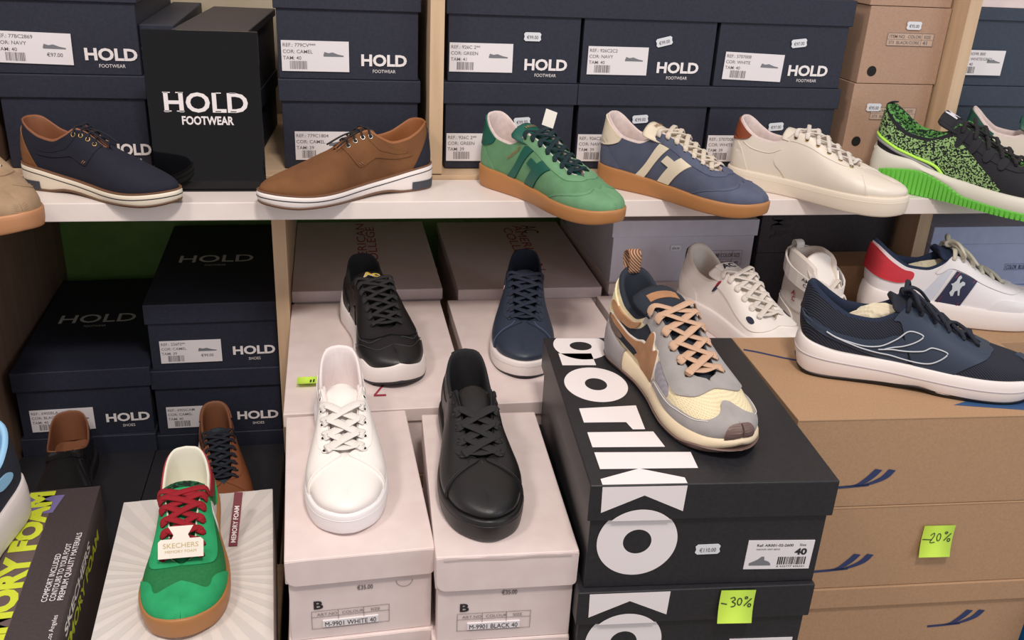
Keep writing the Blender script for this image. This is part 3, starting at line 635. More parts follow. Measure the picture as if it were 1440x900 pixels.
class Shoe:
    def __init__(s, name, style, loc, ang, label, group=None, scale=(1, 1, 1), left=True, L=.28, cat='shoe', dz=0.0):
        st = STYLE[style]; s.st = st; s.L = L; s.dz = dz; s.long = st['pt'] > .7
        s.root = empty(name, loc, math.radians(ang), label, cat, group, scale)
        o, i = OUT[st['out']]; s.lat = arc_table([(x*L, y) for x, y in o]); s.med = arc_table([(x*L, y) for x, y in i])
        s.medsign = -1 if left else 1                       # inner side of a left shoe is its right
        s.ins = .003
        s.zs = pchip([(a, b+dz) for a, b in st['zs']]); T = [(a[0], a[1], a[2], a[3]+dz) for a in st['top']]; s.pt, s.pc = st['pt'], st['pc']
        s.tx = pchip([(a[0], a[1]*L/.28) for a in T]); s.ty = pchip([(a[0], a[2]) for a in T]); s.tz = pchip([(a[0], a[3]) for a in T])
        s.k = pchip(st['k']); s.bu = pchip(st['bulge'])
    def mp(s, p):   # panel drawings stretch with the lacing zone
        if not s.long: return p
        if p <= .40: return p
        if p <= .715: return .40+(p-.40)*(.38/.315)
        return .78+(p-.715)*(.22/.285)
    def out2(s, q):
        tab = s.med if (q < 0) == (s.medsign < 0) else s.lat
        x = min(abs(q), 1)*(len(tab)-1); i = min(int(x), len(tab)-2); f = x-i; sg = -1 if q < 0 else 1
        return Vector((tab[i][0]*(1-f)+tab[i+1][0]*f, sg*(tab[i][1]*(1-f)+tab[i+1][1]*f)))
    def nrm2(s, q):
        d = s.out2(min(q+.01, 1))-s.out2(max(q-.01, -1)); sg = 1
        n = Vector((-d.y, d.x)) if True else d
        n = n.normalized() if n.length > 1e-9 else Vector((1, 0))
        if abs(q) >= .99: return Vector((1, 0))
        return n
    def B(s, q):
        p = s.out2(q)-(s.nrm2(q))*s.ins; return Vector((p.x, p.y, look(s.zs, abs(q))))
    def T(s, q):
        a = abs(q); return Vector((look(s.tx, a), math.copysign(look(s.ty, a), q) if q else 0, look(s.tz, a)))
    def S(s, q, t):
        B, T = s.B(q), s.T(q); c = look(s.k, abs(q)); n = s.nrm2(q)
        tt = min(max(t, 0), 1)
        a = (1-c)*tt**1.25+c*(1-math.cos(tt*math.pi/2)); b = (1-c)*tt+c*math.sin(tt*math.pi/2)**.92
        h = math.sin(math.pi*min(1, tt*1.0)**.7)*look(s.bu, abs(q))
        return Vector((B.x+(T.x-B.x)*a+n.x*h, B.y+(T.y-B.y)*a+n.y*h, B.z+(T.z-B.z)*b))
    def N(s, q, t):
        e = .004; q0 = max(min(q, .985), -.985); t0 = min(max(t, .02), .97)
        n = (s.S(q0+e, t0)-s.S(q0-e, t0)).cross(s.S(q0, t0+.02)-s.S(q0, t0-.02))
        n = n.normalized() if n.length > 1e-12 else Vector((0, 0, 1))
        c = s.S(q0, t0)-Vector((min(max(s.S(q0, t0).x, .04), s.L-.04), 0, .03))
        return n if n.dot(c) > 0 else -n
    # -------------------------------------------------- parts
    def upper(s, m, name='upper', nt=14, nq=64):
        qs = [-1+i/nq for i in range(2*nq+1)]; V = []; F = []
        for q in qs:
            for j in range(nt+1): V.append(s.S(q, j/nt))
        for i in range(2*nq):
            for j in range(nt): F.append((i*(nt+1)+j, (i+1)*(nt+1)+j, (i+1)*(nt+1)+j+1, i*(nt+1)+j+1))
        s.up = link(name, mesh_from(name, V, F, True, 1e-5), m, s.root); return s.up
    def lining(s, m, insole=None, deep=.012):
        nq = 56; pt = s.pt-.012; V = []; F = []; pad = s.st['pad']; R = 9; inn = []
        for i in range(2*nq+1):
            q = pt*(-1+i/nq); T = s.T(q); a = abs(q)
            A = Vector((max(T.x, min(.038+a*.1, T.x+.03)), 0, 0)); d = Vector((A.x-T.x, -T.y)); d = d.normalized() if d.length > 1e-6 else Vector((1, 0))
            d = Vector((d.x, d.y, 0)); f = min(1, max(0, (s.pc+.05-a)/.05)); f = f*f*(3-2*f)
            pd = .0022+(pad-.0022)*f; room = max(abs(T.y)*.8, .004) if a > .08 else .05; pd = min(pd, room)
            B = s.B(q); ib = Vector((B.x, B.y*.86, B.z+.008)); ib.x = ib.x+(.010-.01*min(1, a/.15)); 
            r4 = (T+d*pd-Vector((0, 0, .008))).lerp(ib, f)
            up = Vector((0, 0, 1))
            row = [T, T+d*pd*.25+up*.0014*(1+f), T+d*pd*.6+up*.0016*(1+f), T+d*pd*.95+up*.0002, T+d*(pd*1.05)-up*(.004+.003*f)]
            l5 = row[-1]; row += [l5.lerp(r4, x) for x in (.3, .6, .85, 1)]
            V += row; inn.append(row[-1])
        for i in range(2*nq):
            for j in range(R-1): F.append((i*R+j, (i+1)*R+j, (i+1)*R+j+1, i*R+j+1))
        o = link('lining', mesh_from('lining', V, F, True), m, s.root)
        # insole: strip between the two sides
        V = []; F = []; K = 5; n = 40
        for i in range(n+1):
            q = .74*i/n; l, r = s.B(q), s.B(-q)
            for kx in range(K):
                w = kx/(K-1); p = l.lerp(r, w); p.y *= .93; p.z += .007+.003*(2*w-1)**2; V.append(p)
        for i in range(n):
            for kx in range(K-1): F.append((i*K+kx, i*K+kx+1, (i+1)*K+kx+1, (i+1)*K+kx))
        link('insole', mesh_from('insole', V, F, True), insole or m, s.root)
        return o
    def zc(s, x):   # height of the throat line above position x
        for i in range(60):
            a = s.pc+(s.pt-s.pc)*i/59
            if look(s.tx, a) >= x: return look(s.tz, a)
        return look(s.tz, s.pt)
    def tongue(s, m, ext=.022, wtop=.025, th=.004, lift=.0, rise=.8, name='tongue', curl=.0):
        a0 = s.pt+.03; pts = []
        for i in range(12):
            a = a0+(s.pc+.005-a0)*i/11; pts.append((Vector((look(s.tx, a), 0, look(s.tz, a)+lift*(i/11)-.0012-(0.003 if i == 0 else 0))), max(look(s.ty, a), .006)+.0035))
        p, pv = pts[-1][0], pts[-3][0]; d = (p-pv).normalized(); w0 = pts[-1][1]
        for i in range(1, 8):
            f = i/7; dd = Vector((d.x, 0, d.z*rise)).normalized(); c = p+dd*ext*f+Vector((-curl*f*f, 0, curl*.3*f*f))
            pts.append((c, (w0+(wtop-w0)*min(1, f*1.6))*(1 if f < .8 else (1-.10*((f-.8)/.2)**2))))
        V = []; F = []; K = 9; n = len(pts)
        for lay in (0, 1):
            for i, (c, w) in enumerate(pts):
                tt = th*(min(1, i/4+.3))*(1 if i < n-1 else .6)
                for kx in range(K):
                    v = 2*kx/(K-1)-1; V.append(c+Vector((0, w*v, -(.0075+.15*w)*abs(v)**2.2-(tt*(1-.75*v**4) if lay else 0))))
        M = n*K
        for i in range(n-1):
            for kx in range(K-1):
                a = i*K+kx; F.append((a, a+1, a+K+1, a+K)); F.append((M+a, M+a+K, M+a+K+1, M+a+1))
            F.append((i*K, (i+1)*K, M+(i+1)*K, M+i*K)); F.append((i*K+K-1, M+i*K+K-1, M+(i+1)*K+K-1, (i+1)*K+K-1))
        for kx in range(K-1):
            e = (n-1)*K+kx; F.append((e, e+1, M+e+1, M+e)); F.append((kx, M+kx, M+kx+1, kx+1))
        s.tpts = pts
        return link(name, mesh_from(name, V, F, True), m, s.root)
    def tongue_label(s, text, m, mt, size=.006, i0=-6, i1=-2, w=.6, parent=None):
        """small woven label lying on the top of the tongue"""
        (c0, w0), (c1, w1) = s.tpts[i0], s.tpts[i1]; V = []
        ax = (c1-c0); up = Vector((0, 1, 0)).cross(ax).normalized()
        if up.z < 0: up = -up
        g = Geo(); K = 7
        def pos(u, v, h): return c0+ax*u+Vector((0, w0*w*v, 0))+Vector((0, 0, -(.0075+.15*w0)*abs(w*v)**2.2))+up*h
        if m is not None:
            b = []
            for h in (.0003, .0012):
                for u in (0, .5, 1):
                    for kx in range(K): g.v.append(pos(u, 2*kx/(K-1)-1, h))
            M = 3*K
            for i in range(2):
                for kx in range(K-1):
                    a = i*K+kx; g.f.append((M+a, M+a+1, M+a+K+1, M+a+K)); g.f.append((a, a+K, a+K+1, a+1))
                g.f.append((i*K, M+i*K, M+(i+1)*K, (i+1)*K)); g.f.append((i*K+K-1, (i+1)*K+K-1, M+(i+1)*K+K-1, M+i*K+K-1))
            for kx in range(K-1): g.f.append((kx, kx+1, M+kx+1, M+kx)); g.f.append((M-K+kx, M+M-K+kx, M+M-K+kx+1, M-K+kx+1))
            lab = g.build('tongue_label', m, s.root, False)
        else: lab = s.root
        if text:
            vs, fs = text_geo(text, 1, 1.0, .03, 'CENTER'); V = []
            for x, y in vs:
                V.append(pos(.5+(y-.35)*size/ax.length, (x*size)/(w0*w), .0017))   # reads from the toe
            V = [Vector(v) for v in V]
            me = bpy.data.meshes.new('lettering'); me.from_pydata([tuple(v) for v in V], [], fs); link('lettering', me, mt, lab)
        return lab
    def panel(s, poly, m, name, off=.0011, sides=(1, -1), smooth=False, parent=None, dq=.018, dt=.07, base=0.0, rnd=True):
        """raised panel over the surface; poly in (p,t)"""
        P = [Vector((s.mp(a[0]), a[1])) for a in poly]
        if smooth:
            n = len(P); cl = catmull([(*P[(i-1) % n], 0) for i in range(n+3)], 6)[6:-6]; P = [Vector((v.x, v.y)) for v in cl][:-1]
        if rnd and not smooth:      # round the free corners
            ext = lambda v: v.x <= .0005 or v.x >= .9995 or v.y <= .0005 or v.y >= .9995
            for _ in range(2):
                Q = []
                for i in range(len(P)):
                    a, b, c = P[i-1], P[i], P[(i+1) % len(P)]
                    if ext(b): Q.append(b)
                    else: Q += [b.lerp(a, .25), b.lerp(c, .25)]
                P = Q
        D = []
        for i in range(len(P)):
            a, b = P[i], P[(i+1) % len(P)]; k = max(1, int(math.ceil(max(abs(b.x-a.x)/dq, abs(b.y-a.y)/dt))))
            D += [a.lerp(b, j/k) for j in range(k)]
        x0, x1 = min(v.x for v in D), max(v.x for v in D); y0, y1 = min(v.y for v in D), max(v.y for v in D)
        def inside(x, y):
            c = False; j = len(D)-1
            for i in range(len(D)):
                if (D[i].y > y) != (D[j].y > y) and x < (D[j].x-D[i].x)*(y-D[i].y)/(D[j].y-D[i].y)+D[i].x: c = not c
                j = i
            return c
        pts = list(D); x = x0+dq/2
        while x < x1:
            y = y0+dt/2
            while y < y1:
                if inside(x, y) and min((abs(v.x-x)/dq)**2+(abs(v.y-y)/dt)**2 for v in D) > .16: pts.append(Vector((x, y)))
                y += dt
            x += dq
        r = delaunay_2d_cdt(pts, [], [list(range(len(D)))], 1, 1e-6)
        vs, es, fs = r[0], r[1], r[2]
        cnt = {}
        for f in fs:
            for i in range(len(f)):
                e = tuple(sorted((f[i], f[(i+1) % len(f)]))); cnt[e] = cnt.get(e, 0)+1
        rim = [e for e, c in cnt.items() if c == 1]; objs = []
        V = []; F = []
        both = len(sides) == 2 and (y1 > .97 or x0 < .0001)
        for sd in sides:
            if not both: V = []; F = []
            b = len(V); M = len(vs)
            for v in vs:
                q = sd*v.x; n = s.N(q if abs(q) > 1e-4 else 1e-4*sd, v.y)
                if both and v.x < 1e-4: n = Vector((-1, 0, .1)).normalized()
                if both and v.y > .985 and v.x > s.pt: n = Vector((n.x, 0, n.z)).normalized()
                V.append(s.S(q, v.y)+n*(off+base))
            for v in vs:
                q = sd*v.x; n = s.N(q if abs(q) > 1e-4 else 1e-4*sd, v.y); V.append(s.S(q, v.y)-n*.0004)
            for f in fs: F.append(tuple(b+i for i in f))
            for a, c in rim:
                va, vc = vs[a], vs[c]
                if both and ((va.x < 1e-4 and vc.x < 1e-4) or (va.y > .985 and vc.y > .985 and min(va.x, vc.x) > s.pt)): continue
                F.append((b+a, b+c, b+M+c, b+M+a))
            if not both: objs.append(link(name, mesh_from(name, V, F, True), m, parent or s.root))
        if both: objs.append(link(name, mesh_from(name, V, F, True, 2e-5), m, parent or s.root))
        for o in objs:
            e = o.modifiers.new('es', 'EDGE_SPLIT'); e.split_angle = math.radians(50)
        return objs
    def seam(s, pts, m, r=.0005, sides=(1, -1), name='stitching', smooth=True, off=.0004, parent=None):
        g = Geo(); pts = [(s.mp(a), b) for a, b in pts]
        for sd in sides:
            P = catmull([(a, b, 0) for a, b in pts], 8) if smooth else [Vector((a, b, 0)) for a, b in pts]
            g.tube([s.S(sd*v.x, v.y)+s.N(sd*v.x, v.y)*off for v in P], r, 5)
        return g.build(name, m, parent or s.root)
    def decal(s, flat, m, name, p0, t0, side, sc, rot=0, off=.0016, parent=None, flip=1):
        """lay flat lettering on the side: u runs backward->forward, v up"""
        V = []
        c, n = math.cos(rot), math.sin(rot); p0 = s.mp(p0)
        for u, v in flat.v:
            a, b = (u*c-v*n)*sc, (u*n+v*c)*sc; q = p0+flip*a/(s.L*1.12); h = max((s.T(side*q)-s.B(side*q)).length, .02)
            t = t0+b/h; V.append(s.S(side*q, t)+s.N(side*q, t)*off)
        me = bpy.data.meshes.new(name); me.from_pydata([tuple(v) for v in V], [], flat.f); return link(name, me, m, parent or s.root)
    def sole(s, layers, nq=60):
        """layers: (name, mat, zb keys, zt keys, out bottom, out top, bulge)"""
        res = []
        for (name, m, zb, zt, ob, ot, bu, *lim) in layers:
            lim = lim[0] if lim else None
            zb, zt = pchip([(a_, b_+(s.dz if b_ > .020 else 0)) for a_, b_ in zb]), pchip([(a_, b_+(s.dz if b_ > .020 else 0)) for a_, b_ in zt])
            if not callable(ob): ob = (lambda v: (lambda p: v))(ob)
            if not callable(ot): ot = (lambda v: (lambda p: v))(ot)
            V = []; F = []; qs = [-1+2*i/(2*nq) for i in range(2*nq)] if lim is None else [-lim+2*lim*i/nq for i in range(nq+1)]
            for q in qs:
                a = abs(q); z0, z1 = look(zb, a), look(zt, a); h = z1-z0; p = s.out2(q); n = s.nrm2(q); o0, o1 = ob(a), ot(a)
                r = min(.0025, h*.3); rows = [(o0-r, z0), (o0-r*.3, z0+r*.3), (o0, z0+r), (o0*.6+o1*.4+bu, z0+h*.4), (o0*.3+o1*.7+bu*.8, z0+h*.72), (o1, z1-r*.6), (o1-r*.5, z1), (o1-r*1.6, z1)]
                for o, z in rows: V.append(Vector((p.x+n.x*o, p.y+n.y*o, z)))
            R = 8; K = len(qs)
            for i in range(K if lim is None else K-1):
                j = (i+1) % K
                for r_ in range(R-1): F.append((i*R+r_, j*R+r_, j*R+r_+1, i*R+r_+1))
            for r_ in ((0, R-1) if lim is None else ()):   # caps: strips between the two sides
                for i in range(nq):
                    a, b = i, i+1; a2, b2 = (K-a) % K, (K-b) % K
                    f = [a*R+r_, b*R+r_, b2*R+r_, a2*R+r_]; f2 = []
                    for x in f:
                        if x not in f2: f2.append(x)
                    if len(f2) > 2: F.append(tuple(f2))
            o = link(name, mesh_from(name, V, F, True), m, s.root)
            e = o.modifiers.new('es', 'EDGE_SPLIT'); e.split_angle = math.radians(55); res.append(o)
        return res
    def eyes(s, n, t=.9, a0=None, a1=None):
        a0 = a0 if a0 is not None else s.pc+.012; a1 = s.mp(a1) if a1 is not None else s.pt-.035
        return [a0+(a1-a0)*i/(n-1) for i in range(n)]
    def eyelets(s, ps, t, m, R=.0026, r=.0006, kind='ring', off=.0014):
        g = Geo(); h = Geo()
        for a in ps:
            for sd in (1, -1):
                c = s.S(sd*a, t)+s.N(sd*a, t)*off; n = s.N(sd*a, t)
                if kind == 'ring': g.torus(c, n, R, r)
                h.disc(c-n*.0004, n, R if kind == 'ring' else R*.8)
        if kind == 'ring': g.build('eyelet_rings', m, s.root)['kind'] = 'stuff'
        h.build('eyelet_holes', hole, s.root)['kind'] = 'stuff'
    def laces(s, ps, t, m, w=.006, th=.0016, mode='cross', lift=.0045, ends=0, off=.0018, skip=0, name='laces', knot=False):
        g = Geo(); n = len(ps)
        def e(a, sd): return s.S(sd*a, t), s.N(sd*a, t)
        def mid(a, b, sd, k):
            x = (look(s.tx, a)*.5+look(s.tx, b)*.5); return Vector((x, 0, (look(s.tz, a)+look(s.tz, b))/2+lift*k))
        def run(a, b, sd, k):
            pa, na = e(a, sd); pb, nb = e(b, -sd); c = mid(a, b, sd, k)
            ea = s.T(sd*a); eb = s.T(-sd*b)
            q1 = ea+Vector((0, 0, off+th+.0006)); q2 = eb+Vector((0, 0, off+th*.8))
            pts = catmull([pa+na*(off-.001), pa.lerp(ea, .45)+na*(off+.0012), q1, c, q2, pb.lerp(eb, .45)+nb*(off+.0010), pb+nb*(off-.0014)], 5)
            m_ = len(pts); nn = []
            for i in range(m_):
                f = i/(m_-1); v = na.lerp(Vector((.1, 0, 1)), min(1, f*3)) if f < .5 else Vector((.1, 0, 1)).lerp(nb, max(0, (f-.66)*3)); nn.append(v.normalized())
            g.ribbon(pts, nn, w, th, 8, taper=[.75+.25*min(1, 6*min(i, m_-1-i)/m_) for i in range(m_)])
        if mode == 'cross':
            run(ps[-1], ps[-1], 1, .75)
            for i in range(skip, n-1):
                run(ps[i], ps[i+1], 1 if i % 2 else -1, 1.0); run(ps[i], ps[i+1], -1 if i % 2 else 1, 1.35)
            if skip == 0 and ends: run(ps[0], ps[0]+.004, 1, 1.2)
        elif mode == 'bar':
            for i in range(n): run(ps[i], ps[i]-.004 if i else ps[i], 1, 1.0)
        elif mode == 'zig':
            for i in range(n): run(ps[i], ps[i], 1, .9)
            for i in range(n-1): run(ps[i], ps[i+1], 1 if i % 2 else -1, 1.3)
        if knot:
            a = ps[0]; c = mid(a, a, 1, 1.4)+Vector((-.002, 0, .002))
            for sd in (1, -1):
                lp = catmull([c, c+Vector((.004, sd*.018, .008)), c+Vector((.010, sd*.033, -.002)), c+Vector((.014, sd*.028, -.012)), c+Vector((.008, sd*.012, -.001)), c+Vector((0, -sd*.002, .001))], 6)
                g.ribbon(lp, Vector((.3, 0, 1)), w, th, 8)
                en = catmull([c, c+Vector((.008, sd*.010, .003)), c+Vector((.022, sd*.024, -.006)), c+Vector((.036, sd*.032, -.022))], 6)
                g.ribbon(en, Vector((.4, 0, 1)), w, th, 8)
            g.torus(c, Vector((0, 1, 0)), .0035, .0028, 12, 8)
        return g.build(name, m, s.root)
    def slab(s, g, c, ax, ay, w, h, th=.0012, rnd=.1):
        pass
STYLE['loafer'] = dict(out='slim', zs=[(0, .030), (.4, .022), (1, .022)],
   top=[(0, .006, 0, .088), (.03, .009, .011, .0875), (.065, .016, .019, .085), (.11, .030, .0245, .078), (.17, .050, .0265, .070), (.25, .073, .027, .066), (.33, .096, .0255, .068), (.39, .112, .021, .073), (.43, .120, .013, .0765), (.445, .124, 0, .0775), (.5, .139, 0, .074), (.6, .166, 0, .064), (.7, .190, 0, .055), (.8, .215, 0, .0475), (.88, .234, 0, .0430), (1, .258, 0, .0365)],
   k=[(0, .1), (.3, .3), (.42, .8), (.6, .95), (.75, 1), (1, 1)], bulge=[(0, .003), (.25, .001), (.6, .003), (1, .002)], pc=.39, pt=.445, pad=.003)

# ------------------------------------------------------------------ shoe materials
gum = mat('gum_rubber', (176, 122, 72), .45, 'leather', scale=120, bump=.1)
lin_pink = mat('lining_pale', (222, 206, 200), .6, 'card', (212, 194, 190), 150, .1)
cream = mat('cream_leather', (226, 214, 190), .45, 'leather', scale=220, bump=.15)
sole_white = mat('sole_white', (236, 228, 224), .45)
sole_ivory = mat('sole_ivory', (232, 222, 202), .45)
black_fabric = mat('black_fabric', (26, 26, 30), .85, 'mesh', (14, 14, 16), 900, .3)
navy_fabric = mat('navy_lining', (24, 34, 52), .85, 'mesh', (16, 22, 36), 900, .3)
black_leather = mat('black_leather', (27, 26, 27), .40, 'leather', scale=240, bump=.25)
white_leather = mat('white_leather', (242, 236, 230), .42, 'leather', scale=240, bump=.15)
white_lace = mat('white_lace', (240, 232, 222), .85, 'rib', (214, 206, 196), 500, .4)
cream_lace = mat('cream_lace', (232, 220, 202), .85, 'rib', (206, 194, 176), 500, .4)
black_lace = mat('black_lace', (44, 42, 44), .85, 'rib', (28, 27, 28), 500, .4)
PI = math.pi
def cup(sh, m, h=.028, out=.0015, name='sole', edge=None, toe=.004, gm=None):
    z = [(0, h+.004), (.45, h+.001), (.8, h+.003), (1, h+.006)]
    L = [(name, m, [(0, .0015), (.1, 0), (.8, 0), (1, toe)], z, out, out+.0008, .0008)]
    if edge: L.append(('welt_line', edge, [(a, b-.0075) for a, b in z], [(a, b-.006) for a, b in z], out+.0011, out+.0013, .0003))
    if gm: L.insert(0, ('outsole', gm, [(0, .0), (.8, -.0), (1, toe-.001)], [(0, .003), (.8, .003), (1, toe+.003)], out-.0006, out, 0))
    return sh.sole(L)

# ---- low suede trainers with gum soles
def retro_shoe(label, loc, ang, sc, body, body2, accent, lace, solem=gum, liner=lin_pink, hbar=True, text=None, mode='cross', heeltab=None, name='suede_trainer', left=True, tonguem=None, tabe=.16):
    sh = Shoe(name, 'retro', loc, ang, label, scale=(sc[0], sc[1], sc[2]*1.05), left=left, dz=-.006)
    sh.upper(body); sh.lining(liner)
    sh.sole([('sole', solem, [(0, .003), (.08, 0), (.78, 0), (1, .006)], [(0, .036), (.2, .033), (.5, .0265), (.8, .0245), (1, .028)], .0008, .0022, .0006)])
    sh.tongue(tonguem or accent, ext=.028, wtop=.030, th=.006, lift=.003, rise=1.4)
    sh.panel([(.365, 1), (.368, .78), (.44, .66), (.58, .62), (.67, .64), (.715, .8), (.72, 1)], body2, 'eyestay')
    sh.panel([(0, 0), (.215, 0), (.19, .22), (.12, .48), (.07, .6), (0, .62)], body2, 'heel_panel')
    sh.panel([(0, .40), (.05, .42), (tabe*.72, .56), (tabe, .82), (tabe, 1), (0, 1)], heeltab or accent, 'heel_tab', off=.0022)
    sh.panel([(.56, 0), (.63, .22), (.72, .40), (.79, .62), (.80, .86), (.86, .98), (.865, 1), (1, 1), (1, 0)], body2, 'toe_panel')
    sh.seam([(.57, 0), (.645, .2), (.73, .36), (.80, .58), (.815, .8)], body, .0004, off=.0014)
    if hbar:
        for sd in (1, -1):
            sh.panel([(.295, .04), (.345, .04), (.452, .66), (.402, .69)], accent, 'side_stripe', .0024, (sd,), rnd=False)
            sh.panel([(.415, .04), (.47, .04), (.57, .60), (.515, .63), (.487, .46), (.448, .50), (.425, .36), (.462, .31)], accent, 'side_stripe', .0024, (sd,), rnd=False)
    ps = sh.eyes(7 if mode == 'cross' else 6, a0=.385, a1=.655)
    sh.eyelets(ps, .88, hole, R=.0022, kind='hole')
    sh.laces(ps, .88, lace, w=.0072, th=.0020, mode=mode, off=.0024)
    return sh

S_ = 1.165
gs = retro_shoe('green suede trainer with dark green side stripes and a gum sole', (.242, 1.398, S_), -59.5, (.99, 1.0, 1.10),
   mat('green_suede', (102, 148, 108), .9, 'suede', (88, 134, 96), 200, .35, sheen=.3), mat('green_suede_light', (110, 156, 116), .9, 'suede', (96, 142, 104), 200, .35, sheen=.3),
   mat('dark_green_leather', (22, 92, 78), .45, 'leather', scale=200, bump=.2), mat('teal_lace', (18, 50, 56), .85, 'rib', (10, 34, 40), 500, .4))
fl = Flat().text('HOLD', 0, 0, .0085, 1.2, .02); gold = mat('gold_print', (150, 110, 70), .4)
gs.decal(fl, gold, 'lettering', -.275 if False else .285, .46, -1, 1.0, rot=.45)
gs.tongue_label('HOLD', None, gold, size=.0075)
bs = retro_shoe('slate blue suede trainer with cream side stripes and a gum sole', (.428, 1.400, S_), -49, (1.0, 1.0, 1.12),
   mat('blue_suede', (82, 88, 108), .9, 'suede', (72, 79, 100), 200, .35, sheen=.3), mat('blue_suede_light', (88, 95, 116), .9, 'suede', (78, 85, 106), 200, .35, sheen=.3),
   cream, cream_lace, tonguem=cream)
bs.tongue_label('HOLD', None, gold, size=.0075)
# white low leather sneaker on the shelf
def court_shoe(name, label, loc, ang, sc, body, panelm, lace, solem, liner, heeltab=None, eyel=None, tonguem=None, mode='cross', n=6, h=.028, dz=0.0, tw=.026, sheet=True, line=None, t_e=.86, ew=.0062, seamm=None, skip=0, ext=.022, left=True, gm=None):
    sh = Shoe(name, 'court', loc, ang, label, scale=sc, left=left, dz=dz)
    sh.upper(body); sh.lining(liner); cup(sh, solem, h, edge=line, gm=gm)
    sh.tongue(tonguem or body, ext=ext, wtop=tw, th=.005, lift=.002)
    sh.panel([(.355, 1), (.345, .80), (.30, .62), (.30, .35), (.36, .1), (.38, 0), (.735, 0), (.73, .22), (.715, .50), (.70, .80), (.688, 1)], panelm, 'quarter_panel', off=.0018)
    sh.panel([(.360, 1), (.358, .80), (.40, .70), (.52, .66), (.62, .70), (.655, .80), (.685, 1)], panelm, 'eyestay', off=.0028)
    sh.panel([(0, .0), (.19, 0), (.15, .35), (.10, .64), (0, .7)], panelm, 'heel_panel')
    sh.panel([(0, .55), (.05, .56), (.095, .72), (.125, .86), (.13, 1), (0, 1)] if heeltab else [(0, .60), (.03, .60), (.04, .8), (.045, 1), (0, 1)], heeltab or panelm, 'heel_tab', off=.0024)
    sm = seamm or panelm
    sh.seam([(.33, .72), (.25, .66), (.17, .68), (.11, .72)], sm, .0006)
    sh.seam([(.722, .02), (.718, .24), (.703, .52), (.69, .78), (.68, .92)], sm, .0004, off=.0020)
    ps = sh.eyes(n, a0=.39, a1=.660)
    sh.eyelets(ps, t_e, eyel or hole, R=.0028, r=.0007, kind='ring' if eyel else 'hole', off=.0030)
    if lace: sh.laces(ps, t_e, lace, w=ew, th=.0018, mode=mode, skip=skip, off=.0032)
    return sh
ws = court_shoe('white_sneaker', 'ivory leather sneaker with a brown heel tab on the upper shelf', (.647, 1.400, S_), -48, (1.0, 1.0, 1.17),
   cream_l := mat('ivory_leather', (228, 219, 204), .42, 'leather', scale=240, bump=.15), cream_l, white_lace, mat('ivory_sole', (228, 216, 198), .5), lin_pink,
   heeltab=mat('brown_leather_tab', (140, 72, 44), .5, 'leather', scale=200, bump=.2), eyel=brass, line=cream, n=6, dz=-.006)
# retro trainer at the right edge, white with green heel
wg = retro_shoe('ivory trainer with a dark green heel tab at the right edge of the upper shelf', (1.058, 1.398, S_), -38, (1, 1, 1.28),
   cream_l, cream_l, mat('dark_green_heel', (26, 80, 66), .5, 'leather', scale=200, bump=.2), white_lace, liner=lin_pink, hbar=False)
# tan shoe at the left edge
tan = mat('tan_suede', (164, 138, 110), .9, 'suede', (148, 122, 94), 200, .4, sheen=.3)
ts = retro_shoe('tan suede shoe with a light gum sole at the left end of the shelf', (-.545, 1.342, S_), -47, (.95, 1.05, 1.32),
   tan, tan, tan, cream_lace, solem=mat('light_gum', (190, 136, 96), .5), hbar=False, name='suede_shoe')

